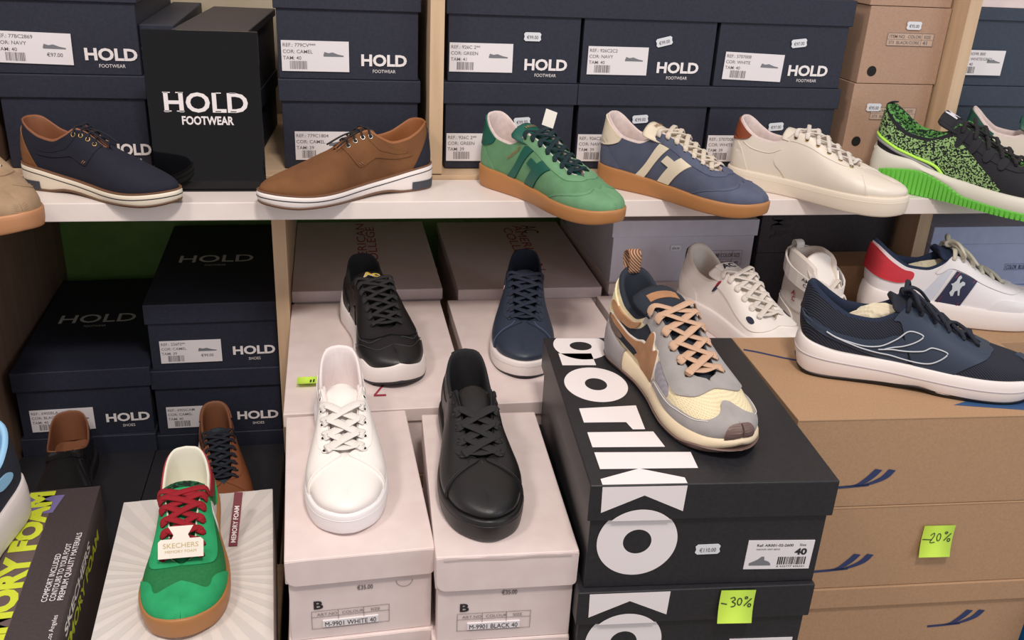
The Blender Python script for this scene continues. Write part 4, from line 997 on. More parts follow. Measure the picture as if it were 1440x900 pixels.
# ---- derby shoes
def derby(label, loc, ang, sc, body, liner, counter, solem, lace, ring, heelm, left=True):
    sh = Shoe('derby_shoe', 'derby', loc, ang, label, scale=sc, left=left)
    sh.upper(body); sh.lining(liner)
    zt = [(0, .036), (.15, .033), (.4, .0215), (.7, .0165), (1, .0235)]; zb = [(0, .0035), (.1, .0028), (.24, .0028), (.34, .006), (.6, .0025), (.8, .0025), (1, .010)]
    dn = lambda k, d: [(a, b+d) for a, b in k]
    sh.sole([('welt', mat('brown_welt', (120, 84, 60), .6), dn(zt, -.001), dn(zt, .0012), .0015, .0022, 0),
             ('sole', solem, zb, dn(zt, -.0008), .0015, .0024, .0004),
             ('sole_stripe', mat('navy_stripe', (40, 42, 54), .6), dn(zt, -.0075), dn(zt, -.0060), .0027, .0029, 0),
             ('outsole', heelm, [(a, max(b-.0028, 0)) for a, b in zb], dn(zb, .0004), .0008, .0018, 0)])
    g = Geo(); hp = []
    for side in (1, -1):
        P = [(.0, .0035, .016), (.10, .0032, .0155), (.20, .0030, .0145)]
        for i in range(15):
            q = side*.205*i/14; p = sh.out2(q); n = sh.nrm2(q); hp.append((side, i, p, n))
    for side in (1, -1):
        b = len(g.v); rows = [x for x in hp if x[0] == side]
        for (_, i, p, n) in rows:
            for z, o in ((.003, .0026), (.0145 if i < 14 else .0145, .0031)):
                g.v.append(Vector((p.x+n.x*o, p.y+n.y*o, z)))
        for i in range(14): g.f.append((b+2*i, b+2*i+2, b+2*i+3, b+2*i+1))
    g.build('heel_block', mat('grey_heel', (62, 66, 74), .6), sh.root)
    sh.tongue(body, ext=.012, wtop=.018, th=.003)
    sh.panel([(.350, 1), (.29, .80), (.20, .62), (.17, .45), (.26, .47), (.36, .40), (.47, .26), (.50, .33), (.535, .60), (.555, .86), (.56, 1)], body, 'quarter_facing', .0013)
    sh.panel([(0, 0), (.20, 0), (.15, .34), (.085, .70), (.03, .86), (0, .86)], counter, 'heel_counter', .0016)
    sh.panel([(0, .86), (.02, .84), (.035, 1), (0, 1)], liner, 'heel_tab', .002)
    sh.seam([(.20, .60), (.30, .62), (.36, .58), (.40, .74), (.405, .96)], body, .0005, off=.0016)
    g = Geo()
    for sd in (1, -1):
        for dq in (0, .012):
            g.tube([sh.S(sd*(.463+dq), .31+.0*dq)+sh.N(sd*.465, .33)*.002, sh.S(sd*(.478+dq), .37)+sh.N(sd*.465, .33)*.002], .0006, 5)
    g.build('bar_tack', mat('tan_thread', (150, 110, 84), .8), sh.root)
    ps = [.385, .432, .478, .522]
    sh.eyelets(ps, .84, ring, R=.0030, r=.0008)
    sh.laces(ps, .84, lace, w=.0030, th=.0022, mode='bar', lift=.004, off=.002, knot=False)
    g = Geo()   # short lace ends over the vamp
    c = sh.S(.5, .99)+Vector((0, -.004, .004))
    for dx, dy in ((.030, -.010), (.026, .012)):
        g.ribbon(catmull([c+Vector((-.03, 0, .010)), c+Vector((-.012, dy*.3, .006)), c+Vector((.006, dy*.7, .001)), c+Vector((dx, dy, -.0095))], 6), Vector((0, 0, 1)), .0028, .0022, 6)
    g.build('lace_ends', lace, sh.root)
    return sh
dn_ = derby('navy nubuck derby shoe with tan lining and a white striped sole', (-.418, 1.388, S_), -28.5, (.87, .95, 1.02),
   mat('navy_nubuck', (26, 28, 44), .92, 'suede', (22, 24, 38), 200, .3, sheen=.2), mat('tan_lining', (136, 86, 57), .6, 'leather', scale=150, bump=.2), mat('tan_counter', (140, 94, 56), .6, 'suede', (120, 78, 44), 200, .2),
   sole_ivory, mat('navy_lace', (22, 24, 36), .8), brass, mat('brown_outsole', (110, 80, 58), .6))
db_ = derby('camel brown suede derby shoe with black laces and a navy heel counter', (.140, 1.383, S_), -152.5, (.96, 1.05, 1.05),
   mat('camel_suede', (124, 82, 47), .9, 'suede', (103, 65, 35), 90, .4, sheen=.3), mat('camel_lining', (150, 94, 52), .6, 'leather', scale=150, bump=.2), mat('navy_counter', (30, 32, 46), .85, 'suede', (24, 26, 38), 200, .3),
   sole_white, black_lace, steel, mat('brown_outsole2', (120, 90, 70), .6), left=False)

# ---- white and black court sneakers on the white boxes
wc = court_shoe('white_sneaker', 'plain white leather sneaker on the white shoebox, laces loose at the top', (.002, 1.094, .94), -89.3, (1.0, .98, 1.04),
   white_leather, white_leather, mat('bright_white_lace', (244, 240, 234), .85, 'rib', (222, 216, 208), 500, .4), mat('bright_sole', (240, 236, 236), .4), mat('white_lining', (236, 226, 224), .7, 'mesh', (224, 212, 210), 900, .2),
   eyel=white_leather, skip=2, n=6, ext=.008, line=white_leather, dz=-.007, ew=.0125, tw=.020)
bc = court_shoe('black_sneaker', 'plain black leather sneaker on the creased white shoebox', (.160, 1.058, .945), -92, (1.0, .99, 1.04),
   black_leather, black_leather, black_lace, mat('black_sole', (27, 26, 27), .4), black_fabric, eyel=black_leather, skip=2, n=6, ext=.012, line=black_leather, left=False, dz=-.006, ew=.0125, tw=.021)
# navy sneaker on the second white box
navy_l = mat('navy_leather', (44, 54, 70), .45, 'leather', scale=220, bump=.25)
nc = court_shoe('navy_sneaker', 'navy leather sneaker with navy laces and a small red and white flag tag', (.316, 1.440, .938), -101, (1.04, 1.04, 1.10),
   navy_l, navy_l, mat('navy_flat_lace', (38, 46, 66), .85, 'rib', (26, 32, 48), 500, .4), sole_white, navy_fabric, eyel=navy_l, line=mat('sole_line_grey', (206, 198, 196), .5), n=7, left=False, dz=-.008, ew=.0085, seamm=mat('blue_thread', (86, 104, 138), .7), gm=mat('dark_outsole', (40, 40, 48), .6))
g = Geo()
fp = nc.panel([(.345, .30), (.372, .29), (.395, .62), (.368, .63)], mat('flag_navy', (20, 24, 40), .6), 'flag_tag', .0022, (-1,))[0]
nc.panel([(.357, .46), (.384, .45), (.395, .62), (.368, .63)], print_white, 'flag_field', .0026, (-1,), parent=fp)
nc.panel([(.371, .46), (.384, .45), (.393, .59), (.380, .6)], mat('flag_red', (190, 30, 40), .6), 'flag_red', .0030, (-1,), parent=fp)

# ---- black sneaker with yellow monogram, thick white sole
ac = Shoe('black_sneaker', 'court', (.040, 1.408, .938), -80.5, 'black leather sneaker with a yellow and white monogram and a thick white wavy sole', scale=(.96, 1.06, 1.22), left=True, dz=-.010)
ac.upper(black_leather); ac.lining(black_fabric)
ac.sole([('sole', sole_white, [(0, .010), (.06, .002), (.15, 0), (.78, 0), (1, .010)], [(0, .060), (.1, .052), (.2, .038), (.45, .033), (.74, .030), (.80, .035), (.86, .032), (.93, .036), (1, .042)], .004, .0022, .0016),
         ('outsole', mat('dark_outsole', (40, 40, 48), .6), [(0, .008), (.08, 0), (.8, 0), (1, .008)], [(0, .013), (.08, .005), (.8, .004), (1, .012)], .003, .0044, 0)])
ac.tongue(black_leather, ext=.034, wtop=.030, th=.006)
ac.panel([(.352, 1), (.345, .62), (.42, .5), (.60, .46), (.70, .52), (.735, .8), (.74, 1)], black_leather, 'eyestay', .0018)
ac.panel([(0, 0), (.25, 0), (.28, .3), (.2, .56), (.08, .66), (0, .7)], black_leather, 'heel_panel', .0018)
ac.panel([(.60, 0), (.66, .25), (.75, .42), (.83, .55), (.86, .8), (.87, 1), (1, 1), (1, 0)], black_leather, 'toe_cap', .0018)
ac.panel([(.27, .0), (.30, .3), (.36, .42), (.42, .3), (.40, 0)], black_leather, 'side_panel', .0018)
grey_st = mat('grey_thread', (70, 70, 74), .7)
ac.seam([(.585, .02), (.65, .27), (.745, .45), (.82, .58), (.85, .8), (.858, .97)], grey_st, .0004, off=.0012)
ac.seam([(.352, .96), (.34, .62), (.42, .48), (.60, .43), (.71, .5), (.745, .8)], grey_st, .0004, off=.0012)
ps = ac.eyes(7, a0=.395, a1=.655); ac.eyelets(ps, .86, hole, kind='hole'); ac.laces(ps, .86, black_lace, w=.0072, th=.0018, off=.003)
mono = ac.tongue_label(None, black_leather, None, i0=-5, i1=-1, w=.8)
gg = ac.tpts
def tongue_mono(sh, i0, i1, parent):
    (c0, w0), (c1, w1) = sh.tpts[i0], sh.tpts[i1]; ax = (c1-c0).normalized(); up = Vector((0, 1, 0)).cross(ax).normalized(); up = up if up.z > 0 else -up
    c = c0.lerp(c1, .45)+up*.0022
    for nm, off, m, b in (('monogram_edge', 0, mat('mono_white', (240, 236, 220), .6), .055), ('monogram', .0006, mat('mono_yellow', (228, 196, 66), .6), .0)):
        V = []; F = []
        for ch, du, dv in (('A', -.010, .001), ('C', .0005, -.004)):
            vs, fs = text_geo(ch, 1, 1.1, .03+b); k = len(V)
            for x, y in vs:
                a = du+x*.0155; bb = dv+y*.0155-.004
                V.append(c+Vector((0, a, 0))+ax*bb+up*off-Vector((0, 0, 14*a*a)))
            F += [tuple(i+k for i in f) for f in fs]
        me = bpy.data.meshes.new(nm); me.from_pydata([tuple(v) for v in V], [], F); link(nm, me, m, parent)
tongue_mono(ac, -6, -1, mono)

# ---- beige and grey runner on the black box
grey_su = mat('grey_suede', (164, 160, 158), .9, 'suede', (152, 148, 146), 200, .35, sheen=.3)
tan_su = mat('tan_suede_runner', (182, 136, 98), .9, 'suede', (160, 116, 82), 200, .35, sheen=.2)
cream_mesh = mat('cream_mesh', (236, 222, 184), .8, 'mesh', (186, 172, 136), 620, .5)
grey_mesh = mat('grey_mesh', (168, 164, 172), .8, 'mesh', (130, 128, 136), 620, .5)
dkblue = mat('dark_blue_textile', (34, 42, 54), .85, 'mesh', (24, 30, 40), 900, .3)
mid_cream = mat('cream_midsole', (232, 214, 182), .5)
br = Shoe('runner_sneaker', 'runner', (.368, 1.046, 1.035), -81, 'beige and grey runner with tan star overlay, pink laces and a brown toe bumper', scale=(.99, 1.06, 1.01), left=True, dz=-.009)
br.upper(cream_mesh); br.lining(dkblue)
br.sole([('midsole', mid_cream, [(0, .014), (.06, .006), (.2, .004), (.78, .004), (.9, .010), (1, .018)], [(0, .052), (.12, .048), (.25, .040), (.45, .034), (.75, .030), (.9, .032), (1, .036)], .0025, .0012, .0014),
         ('midsole_heel', mat('grey_heel_cup', (150, 144, 144), .6), [(0, .012), (.06, .006), (.2, .004), (1, .004)], [(0, .066), (.08, .062), (.16, .052), (.25, .041), (1, .034)], .0032, .0024, .0018, .27),
         ('outsole', mat('brown_rubber', (112, 90, 84), .5), [(0, .010), (.06, .001), (.12, 0), (.78, 0), (.9, .005), (1, .014)], [(0, .017), (.08, .008), (.78, .006), (.88, .012), (1, .022)], .002, .0042, 0)])
br.panel([(0, .30), (.07, .30), (.13, .52), (.16, .78), (.13, .86), (.07, .84), (0, .86)], mat('cream_heel', (232, 222, 182), .5, 'leather', scale=200, bump=.15), 'heel_panel', .002)
br.panel([(.09, .60), (.17, .62), (.30, .66), (.335, .90), (.20, .84), (.11, .84)], tan_su, 'collar_panel', .0026)
br.panel([(.07, .22), (.20, .10), (.44, .02), (.47, .40), (.455, .62), (.33, .70), (.16, .56), (.08, .48)], dkblue, 'dark_side_panel', .0006)
br.panel([(.05, .24), (.20, .12), (.24, .26), (.14, .44), (.06, .46)], mat('brown_mesh', (128, 110, 100), .8, 'mesh', (96, 82, 74), 620, .5), 'rear_mesh', .0012)
STAR = [(.12, .46), (.17, .44), (.375, .20), (.33, .12), (.36, .10), (.40, .0), (.475, .0), (.50, .20), (.505, .40), (.50, .56), (.465, .36), (.46, .62), (.435, .64), (.415, .40), (.40, .32), (.20, .54), (.14, .58)]
for sd in (1, -1):
    br.panel([(a-(.003 if a < .4 else -.003), b+(.025 if b > .3 else -.02)) for a, b in STAR], mat('white_trim', (240, 236, 230), .5), 'star_edge', .0022, (sd,))
    br.panel(STAR, tan_su, 'star_panel', .0032, (sd,))
br.panel([(.355, 1), (.33, .82), (.38, .66), (.44, .56), (.52, .50), (.60, .44), (.67, .42), (.735, .62), (.745, 1)], grey_su, 'eyestay', .0020)
br.panel([(.50, .08), (.60, .06), (.64, .32), (.60, .44), (.51, .50)], grey_mesh, 'mesh_panel', .0009)
br.panel([(.46, 0), (.52, .14), (.60, .20), (.70, .25), (.79, .30), (.85, .40), (.885, .62), (.875, .80), (.850, .88), (.845, .96), (.85, 1), (1, 1), (1, 0)], grey_su, 'mudguard', .0026)
br.panel([(.93, 0), (.935, .26), (.955, .44), (1, .50), (1, 0)], MATS['brown_rubber'], 'toe_bumper', .0046)
white_trim = mat('white_trim', (240, 236, 230), .5)
br.seam([(.50, .02), (.52, .12), (.60, .18), (.70, .23), (.79, .28), (.85, .38)], white_trim, .0004, off=.003)
br.tongue(dkblue, ext=.040, wtop=.031, th=.010, curl=.004, lift=.004)
br.tongue_label('', tan_su, None, i0=-5, i1=-3, w=.62)
ps = br.eyes(6, a0=.39, a1=.655); br.eyelets(ps, .86, hole, kind='hole', off=.0026)
br.laces(ps, .86, mat('pink_beige_lace', (214, 178, 150), .85, 'rib', (190, 154, 128), 500, .4), w=.0100, th=.0020, off=.0042)
g = Geo()   # pull loop at the heel
for w in (0,):
    lp = catmull([Vector((.004, 0, .104)), Vector((-.007, 0, .116)), Vector((-.009, 0, .130)), Vector((.000, 0, .136)), Vector((.008, 0, .130)), Vector((.008, 0, .108))], 6)
    g.ribbon(lp, [ (p-Vector((0, 0, .128))).normalized() for p in lp], .016, .0022, 8)
g.build('pull_loop', mat('loop_webbing', (190, 146, 112), .85, 'rib', (96, 66, 50), 160, .5), br.root)
# ---- navy running shoe on the kraft box
nr = Shoe('running_shoe', 'runner', (.597, 1.012, 1.020), -22.5, 'navy mesh running shoe with a thick white sole on the kraft boxes', scale=(1.06, 1.02, .97), left=False)
navy_mesh = mat('navy_mesh', (40, 46, 62), .8, 'rib', (14, 18, 28), 170, .5); navy_syn = mat('navy_synthetic', (50, 62, 80), .45, 'leather', scale=160, bump=.1)
nr.upper(navy_mesh); nr.lining(mat('navy_jersey', (28, 42, 66), .9, 'card', (24, 36, 58), 500, .2))
nr.sole([('midsole', sole_white, [(0, .020), (.05, .008), (.12, .004), (.40, .004), (.50, .009), (.58, .003), (.8, .003), (.92, .008), (1, .018)], [(0, .056), (.1, .048), (.22, .040), (.45, .037), (.75, .033), (.9, .034), (1, .038)], .001, .0018, .0024),
         ('sole_groove_shade', mat('sole_shadow_grey', (196, 190, 194), .5), [(0, .034), (.15, .028), (.45, .022), (.8, .019), (1, .028)], [(0, .0352), (.15, .0292), (.45, .0232), (.8, .0202), (1, .0292)], .0046, .0046, 0),  # groove shade painted as a thin grey band round the midsole
         ('outsole', mat('black_rubber', (30, 30, 34), .6), [(0, .016), (.05, .004), (.12, 0), (.40, .001), (.50, .006), (.58, 0), (.8, 0), (.92, .005), (1, .014)], [(0, .022), (.06, .011), (.15, .005), (.5, .0095), (.8, .0045), (1, .020)], .0, .0015, 0)])
nr.tongue(navy_mesh, ext=.016, wtop=.025, th=.012, lift=.004, rise=1.5)
nr.panel([(.352, 1), (.335, .84), (.38, .66), (.40, .50), (.42, .30), (.46, .0), (.56, 0), (.60, .22), (.66, .50), (.70, .72), (.725, .84), (.73, 1)], navy_syn, 'eyestay', .0018)
nr.panel([(.02, .56), (.12, .50), (.28, .42), (.42, .42), (.44, .0), (.40, .0), (.28, .10), (.16, .28), (.02, .42)], navy_syn, 'side_band', .0014)
nr.panel([(.80, 0), (.835, .20), (.865, .42), (.885, .7), (.90, 1), (1, 1), (1, 0)], navy_syn, 'toe_cap', .0018)
silver = mat('silver_line', (200, 206, 214), .35)
for sd in (1, -1):
    nr.seam([(.13, .42), (.20, .33), (.30, .27), (.38, .34), (.42, .50), (.465, .50), (.45, .38), (.41, .26), (.35, .21)], silver, .0009, (sd,), 'swoop_line', off=.0026)
    nr.seam([(.13, .42), (.22, .28), (.32, .16), (.42, .10), (.50, .14), (.545, .38), (.50, .38), (.47, .27), (.41, .20), (.33, .215)], silver, .0009, (sd,), 'swoop_line', off=.0028)
ps = nr.eyes(6, a0=.39, a1=.66); nr.eyelets(ps, .87, hole, kind='hole')
nlace = mat('navy_round_lace', (36, 42, 58), .85, 'rib', (22, 26, 38), 400, .4)
nr.laces(ps, .87, nlace, w=.0056, th=.0040, off=.003, lift=.007, knot=True)

# ---- white and red running shoe behind
rr = Shoe('running_shoe', 'runner', (.885, 1.325, .950), -12, 'white running shoe with a red heel and navy collar behind the navy one', scale=(1.12, 1.05, 1.08), left=False)
rw = mat('white_synthetic', (236, 232, 234), .45, 'leather', scale=200, bump=.1)
rr.upper(rw); rr.lining(mat('navy_lining_soft', (34, 48, 76), .9, 'card', (28, 40, 66), 500, .2))
rr.sole([('midsole', sole_white, [(0, .012), (.06, .002), (.8, 0), (1, .012)], [(0, .056), (.12, .050), (.3, .040), (.75, .031), (1, .040)], .0025, .0018, .002)])
rr.tongue(MATS['navy_lining_soft'], ext=.018, wtop=.025, th=.012, lift=.004, rise=1.5)
rr.panel([(0, .40), (.08, .38), (.17, .44), (.215, .60), (.20, .90), (.15, .88), (.09, .90), (0, .95)], mat('red_heel', (206, 50, 62), .55, 'leather', scale=200, bump=.15), 'heel_panel', .0026)
rr.panel([(.352, 1), (.30, .80), (.34, .66), (.44, .62), (.55, .54), (.66, .50), (.72, .62), (.735, .84), (.74, 1)], rw, 'eyestay', .0022)
for sd in (1, -1):
    b_ = rr.panel([(.36, .0), (.46, .0), (.515, .56), (.425, .60)], mat('navy_panel', (40, 46, 76), .55), 'side_panel', .0020, (sd,), rnd=False)[0]
    rr.panel([(.27, .02), (.345, .02), (.405, .60), (.34, .62)], mat('pale_grey_panel', (208, 212, 224), .5), 'grey_panel', .0014, (sd,), rnd=False)
    rr.seam([(.372, .02), (.435, .59)], mat('red_thread', (140, 60, 84), .6), .0007, (sd,), 'trim_line', False, .0030)
    rr.seam([(.448, .02), (.503, .56)], MATS['red_thread'], .0007, (sd,), 'trim_line', False, .0030)
fh = Flat()   # rearing horse and rider emblem, simplified
fh.poly([(-.004, -.010), (-.0015, -.009), (-.001, -.004), (.002, -.002), (.004, -.007), (.006, -.0065), (.0045, 0), (.006, .004), (.009, .006), (.0085, .009), (.005, .0095), (.002, .006), (.001, .010), (.003, .0135), (.0005, .016), (-.002, .013), (-.003, .008), (-.006, .004), (-.009, .003), (-.006, .001), (-.005, -.003), (-.007, -.007)])
rr.decal(fh, silver, 'emblem', .435, .30, -1, 1.15, rot=-.1, off=.0034)
rr.decal(fh, silver, 'emblem', .435, .30, 1, 1.15, rot=.1, off=.0034)
rr.panel([(.56, 0), (.60, .30), (.66, .34), (.70, .28), (.78, .44), (.85, .60), (.88, 1), (1, 1), (1, 0)], rw, 'toe_panel', .0018)
ps = rr.eyes(6, a0=.39, a1=.65); rr.eyelets(ps, .87, hole, kind='hole')
rr.laces(ps, .87, mat('ivory_lace', (230, 224, 206), .85, 'rib', (206, 200, 182), 400, .4), w=.0066, th=.004, off=.003, lift=.007, knot=True)

# ---- knit runner with green tread on the upper shelf
kn = Shoe('running_shoe', 'runner', (.902, 1.392, 1.165), -52, 'black knit running shoe with neon green speckle and green tread', scale=(1.10, 1.08, 1.06), left=True)
blk_knit = mat('black_knit', (34, 35, 42), .85, 'mesh', (20, 21, 26), 900, .4)
kn.upper(blk_knit); kn.lining(mat('green_knit_inside', (22, 44, 28), .85, 'knit', (92, 160, 76), 420, .3, amt=.55))
off_w = mat('off_white_sole', (222, 220, 206), .5); gr = mat('neon_green_rubber', (108, 200, 72), .5)
kn.sole([('midsole', off_w, [(0, .020), (.10, .018), (.14, .030), (.28, .036), (.42, .024), (.52, .012), (.8, .009), (1, .020)], [(0, .064), (.08, .060), (.16, .054), (.24, .052), (.32, .044), (.45, .036), (.75, .031), (.9, .033), (1, .040)], .005, .003, .002),
         ('tread', gr, [(0, .012), (.1, .002), (.2, 0), (.8, 0), (1, .012)], [(0, .024), (.10, .020), (.14, .032), (.28, .038), (.42, .026), (.52, .0135), (.8, .0105), (1, .022)], .0050, .0055, 0)])
g = Geo()
for side in (1, -1):       # ribs of the tread
    for i in range(44):
        a = .13+.86*i/43; q = side*a; p = kn.out2(q); n = kn.nrm2(q); d = Vector((-n.y, n.x))
        z1 = look(pchip([(0, .020), (.14, .031), (.28, .037), (.42, .025), (.52, .0125), (.8, .0098), (1, .020)], 60), a); z0 = look(pchip([(0, .010), (.1, .001), (.8, .0005), (1, .010)], 60), a)
        b = len(g.v)
        for z in (z0, z1):
            for o, e in ((-.002, -.0022), (.0074, -.0022), (.0074, .0022), (-.002, .0022)): g.v.append(Vector((p.x+n.x*o+d.x*e, p.y+n.y*o+d.y*e, z)))
        for f in ((0, 1, 2, 3), (4, 5, 6, 7), (0, 1, 5, 4), (1, 2, 6, 5), (2, 3, 7, 6), (3, 0, 4, 7)): g.f.append(tuple(b+x for x in f))
tr = g.build('tread_rib', gr, kn.root, False); tr['kind'] = 'stuff'
knit = mat('green_knit', (18, 30, 22), .85, 'knit', (150, 188, 122), 560, .4, amt=.54)
kn.panel([(0, .40), (.10, .44), (.22, .34), (.36, .16), (.42, 0), (.62, 0), (.58, .22), (.46, .52), (.34, .80), (.31, .90), (.22, .86), (.12, .88), (.05, .93), (0, .95)], knit, 'knit_panel', .0012)
neon = mat('neon_line', (190, 250, 90), .45)
P_ = catmull([(0, .40, 0), (.10, .44, 0), (.21, .35, 0), (.33, .19, 0), (.40, 0, 0)], 8)
kn.seam([(0, .40), (.10, .44), (.21, .35), (.33, .19), (.40, .0)], neon, .0022, off=.001, name='neon_line')
kn.seam([(0, .33), (.10, .37), (.20, .28), (.31, .14), (.375, .0)], mat('silver_reflective', (150, 150, 156), .35), .0022, off=.001, name='reflective_line')
kn.panel([(0, 0), (.30, 0), (.26, .12), (.20, .17), (.10, .10), (0, .18)], off_w, 'heel_wing', .004)
kn.tongue(blk_knit, ext=.030, wtop=.030, th=.012, lift=.004, rise=1.5)
kn.panel([(.36, 1), (.37, .70), (.45, .62), (.58, .58), (.66, .62), (.71, .82), (.715, 1)], blk_knit, 'lace_cage', .0016)
for a in (.42, .48, .54, .60):
    for sd in (1, -1): kn.panel([(a, .96), (a-.022, .50), (a+.010, .48), (a+.028, .96)], blk_knit, 'lace_strap', .0036, (sd,))
ps = kn.eyes(5, a0=.42, a1=.65); kn.laces(ps, .82, black_lace, w=.0055, th=.0036, off=.004)
ml = kn.tongue_label('M', blk_knit, mat('white_thread', (232, 232, 240), .5), size=.026, i0=-6, i1=-1, w=.9)
g = Geo(); lp = catmull([Vector((.004, 0, .112)), Vector((-.001, 0, .121)), Vector((.004, 0, .126)), Vector((.012, 0, .127))], 5)
g.ribbon(lp, Vector((1, 0, .3)), .012, .0022, 8); g.build('heel_tab', blk_knit, kn.root)

# ---- white low trainer behind the black box
wl = Shoe('white_trainer', 'runner', (.598, 1.392, .942), -73, 'white leather trainer with white laces and navy accents behind the black box', scale=(1.0, 1.14, 1.0), left=True, dz=-.008)
wl.upper(white_leather); wl.lining(mat('white_padding', (232, 222, 212), .6, 'leather', scale=120, bump=.1))
cup(wl, sole_white, .044, out=.003)
wl.tongue(white_leather, ext=.032, wtop=.030, th=.009)
wl.panel([(.352, 1), (.33, .70), (.40, .52), (.58, .42), (.68, .44), (.735, .7), (.74, 1)], white_leather, 'eyestay', .0022)
wl.panel([(.55, 0), (.62, .24), (.72, .36), (.80, .50), (.85, .78), (.86, 1), (1, 1), (1, 0)], white_leather, 'toe_cap', .0020)
wl.panel([(0, 0), (.25, 0), (.24, .4), (.14, .6), (0, .66)], white_leather, 'heel_panel', .0020)
navy_acc = mat('navy_accent', (34, 40, 66), .5); red_acc = mat('red_accent', (170, 44, 56), .5)
for sd in (1, -1):
    wl.panel([(.60, .60), (.645, .56), (.66, .70), (.625, .76)], navy_acc, 'accent_patch', .0030, (sd,))
    wl.panel([(.335, .56), (.36, .52), (.40, .74), (.375, .78)], navy_acc, 'flag_tag', .0030, (sd,))
    wl.panel([(.352, .66), (.372, .63), (.40, .74), (.375, .78)], red_acc, 'flag_red', .0036, (sd,))
wl.panel([(0, .55), (.03, .55), (.04, .95), (0, .95)], navy_acc, 'heel_stripe', .0030)
lb = wl.tongue_label('AC', MATS['white_trim'], navy_acc, size=.016, i0=-5, i1=-1, w=.6)
ps = wl.eyes(6, a0=.39, a1=.655); wl.eyelets(ps, .86, hole, kind='hole'); wl.laces(ps, .86, white_lace, w=.0085, th=.0024, off=.003)

# ---- white high top
ht = Shoe('high_top', 'hightop', (.772, 1.368, .900), -82, 'white high top with a lettered ankle strap beside the navy running shoe', scale=(1.0, 1.02, .98), left=True, cat='shoe')
ht.upper(white_leather); ht.lining(mat('white_padding', (232, 222, 212), .6))
cup(ht, sole_white, .030, out=.002)
ht.tongue(white_leather, ext=.030, wtop=.027, th=.008)
ht.panel([(.295, 1), (.27, .62), (.34, .40), (.50, .34), (.64, .38), (.725, .62), (.735, 1)], white_leather, 'eyestay', .0022)
ht.panel([(.56, 0), (.62, .22), (.72, .36), (.80, .52), (.85, .8), (.86, 1), (1, 1), (1, 0)], white_leather, 'toe_cap', .0020)
ht.panel([(0, 0), (.26, 0), (.24, .22), (.12, .32), (0, .36)], white_leather, 'heel_panel', .0020)
ht.seam([(.56, 0), (.50, .24), (.36, .34), (.24, .30), (.10, .40)], MATS['sole_line_grey'], .0005, off=.002)
g = Geo(); rows = []
def strap_ring(z, half):   # ankle strap: closed band round the collar
    pts = []
    for i in range(25):
        a = -PI*.80+1.60*PI*i/24 if False else 2*PI*i/24
        pts.append(Vector((.046+.052*math.cos(a)*(1.36 if math.cos(a) > 0 else .92), .0385*math.sin(a), z-.018*math.cos(a))))
    return pts
R0, R1 = strap_ring(.122, 0), strap_ring(.146, 0); V = []; F = []
for a, b in zip(R0[:-1], R1[:-1]):
    c = Vector((.046, 0, .134)); 
    for p in (a, b):
        o = Vector((p.x-c.x, p.y-c.y, 0)).normalized()*.0030; V += [p, p+o]
for i in range(24):
    j = (i+1) % 24; a, b = 4*i, 4*j; F += [(a+1, b+1, b+3, a+3), (a, a+2, b+2, b), (a, b, b+1, a+1), (a+2, a+3, b+3, b+2)]
st = link('ankle_strap', mesh_from('ankle_strap', V, F, False), white_leather, ht.root)
fl = Flat().text('AMERICAN', 0, .0045, .0078, 1.0, .01, 'CENTER').text('COLLEGE', 0, -.004, .0078, 1.0, .01, 'CENTER')
V = []
for u, v in fl.v:     # lettering wraps the front of the strap
    a = (u-.002)/.050-.72; z = .134+v-.018*math.cos(a); V.append((.046+.0745*math.cos(a), .0422*math.sin(a), z))
me = bpy.data.meshes.new('lettering'); me.from_pydata(V, [], fl.f); link('lettering', me, navy_acc, st)
for sd in (1, -1):
    ht.decal(Flat().text('A', 0, .004, .012, 1, .02).text('C', .003, -.006, .012, 1, .02), red_acc, 'side_monogram', .20, .44, sd, 1.0, off=.0026)
    ht.panel([(.295, .66), (.31, .62), (.325, .76), (.31, .80)], navy_acc, 'accent_patch', .0032, (sd,))
g = Geo(); lp = catmull([Vector((.002, 0, .150)), Vector((-.006, 0, .160)), Vector((-.004, 0, .172)), Vector((.006, 0, .170)), Vector((.008, 0, .158))], 5)
g.ribbon(lp, Vector((1, 0, .2)), .016, .002, 8); g.build('pull_loop', white_leather, ht.root)
ps = ht.eyes(6, a0=.36, a1=.65); ht.eyelets(ps, .86, hole, kind='hole'); ht.laces(ps, .86, white_lace, w=.0075, th=.0024, off=.003)

# ---- green and red retro trainer on the ray-patterned box
sk = Shoe('suede_trainer', 'retro', (-.199, 1.103, .790), -85.5, 'bright green suede trainer with red laces on the box printed with grey rays', scale=(.92, 1.07, 1.0), left=True)
g1 = mat('bright_green_suede', (38, 168, 106), .85, 'suede', (28, 150, 92), 200, .3, sheen=.3); g2 = mat('deep_green', (24, 122, 66), .75, 'card', (20, 112, 58), 300, .2)
redl = mat('red_lace', (172, 24, 42), .85, 'rib', (138, 14, 30), 500, .4); wht = mat('white_side', (232, 234, 230), .5)
sk.upper(g2); sk.lining(mat('cream_padding', (238, 236, 220), .65))
sk.sole([('sole', gum, [(0, .003), (.08, 0), (.78, 0), (1, .006)], [(0, .036), (.2, .033), (.5, .0265), (.8, .0265), (1, .032)], .0012, .0030, .0008)])
sk.tongue(g1, ext=.024, wtop=.027, th=.006, lift=.002)
lb = sk.tongue_label('', mat('green_snake', (20, 96, 56), .5, 'knit', (10, 30, 22), 400, .3), None, i0=-4, i1=-1, w=.85)
sk.panel([(.362, 1), (.36, .70), (.44, .58), (.58, .54), (.66, .58), (.69, .8), (.70, 1)], g1, 'eyestay', .0018)
sk.panel([(.62, 0), (.67, .34), (.715, .52), (.765, .50), (.80, .56), (.80, .80), (.80, 1), (1, 1), (1, 0)], g1, 'toe_cap', .0020)
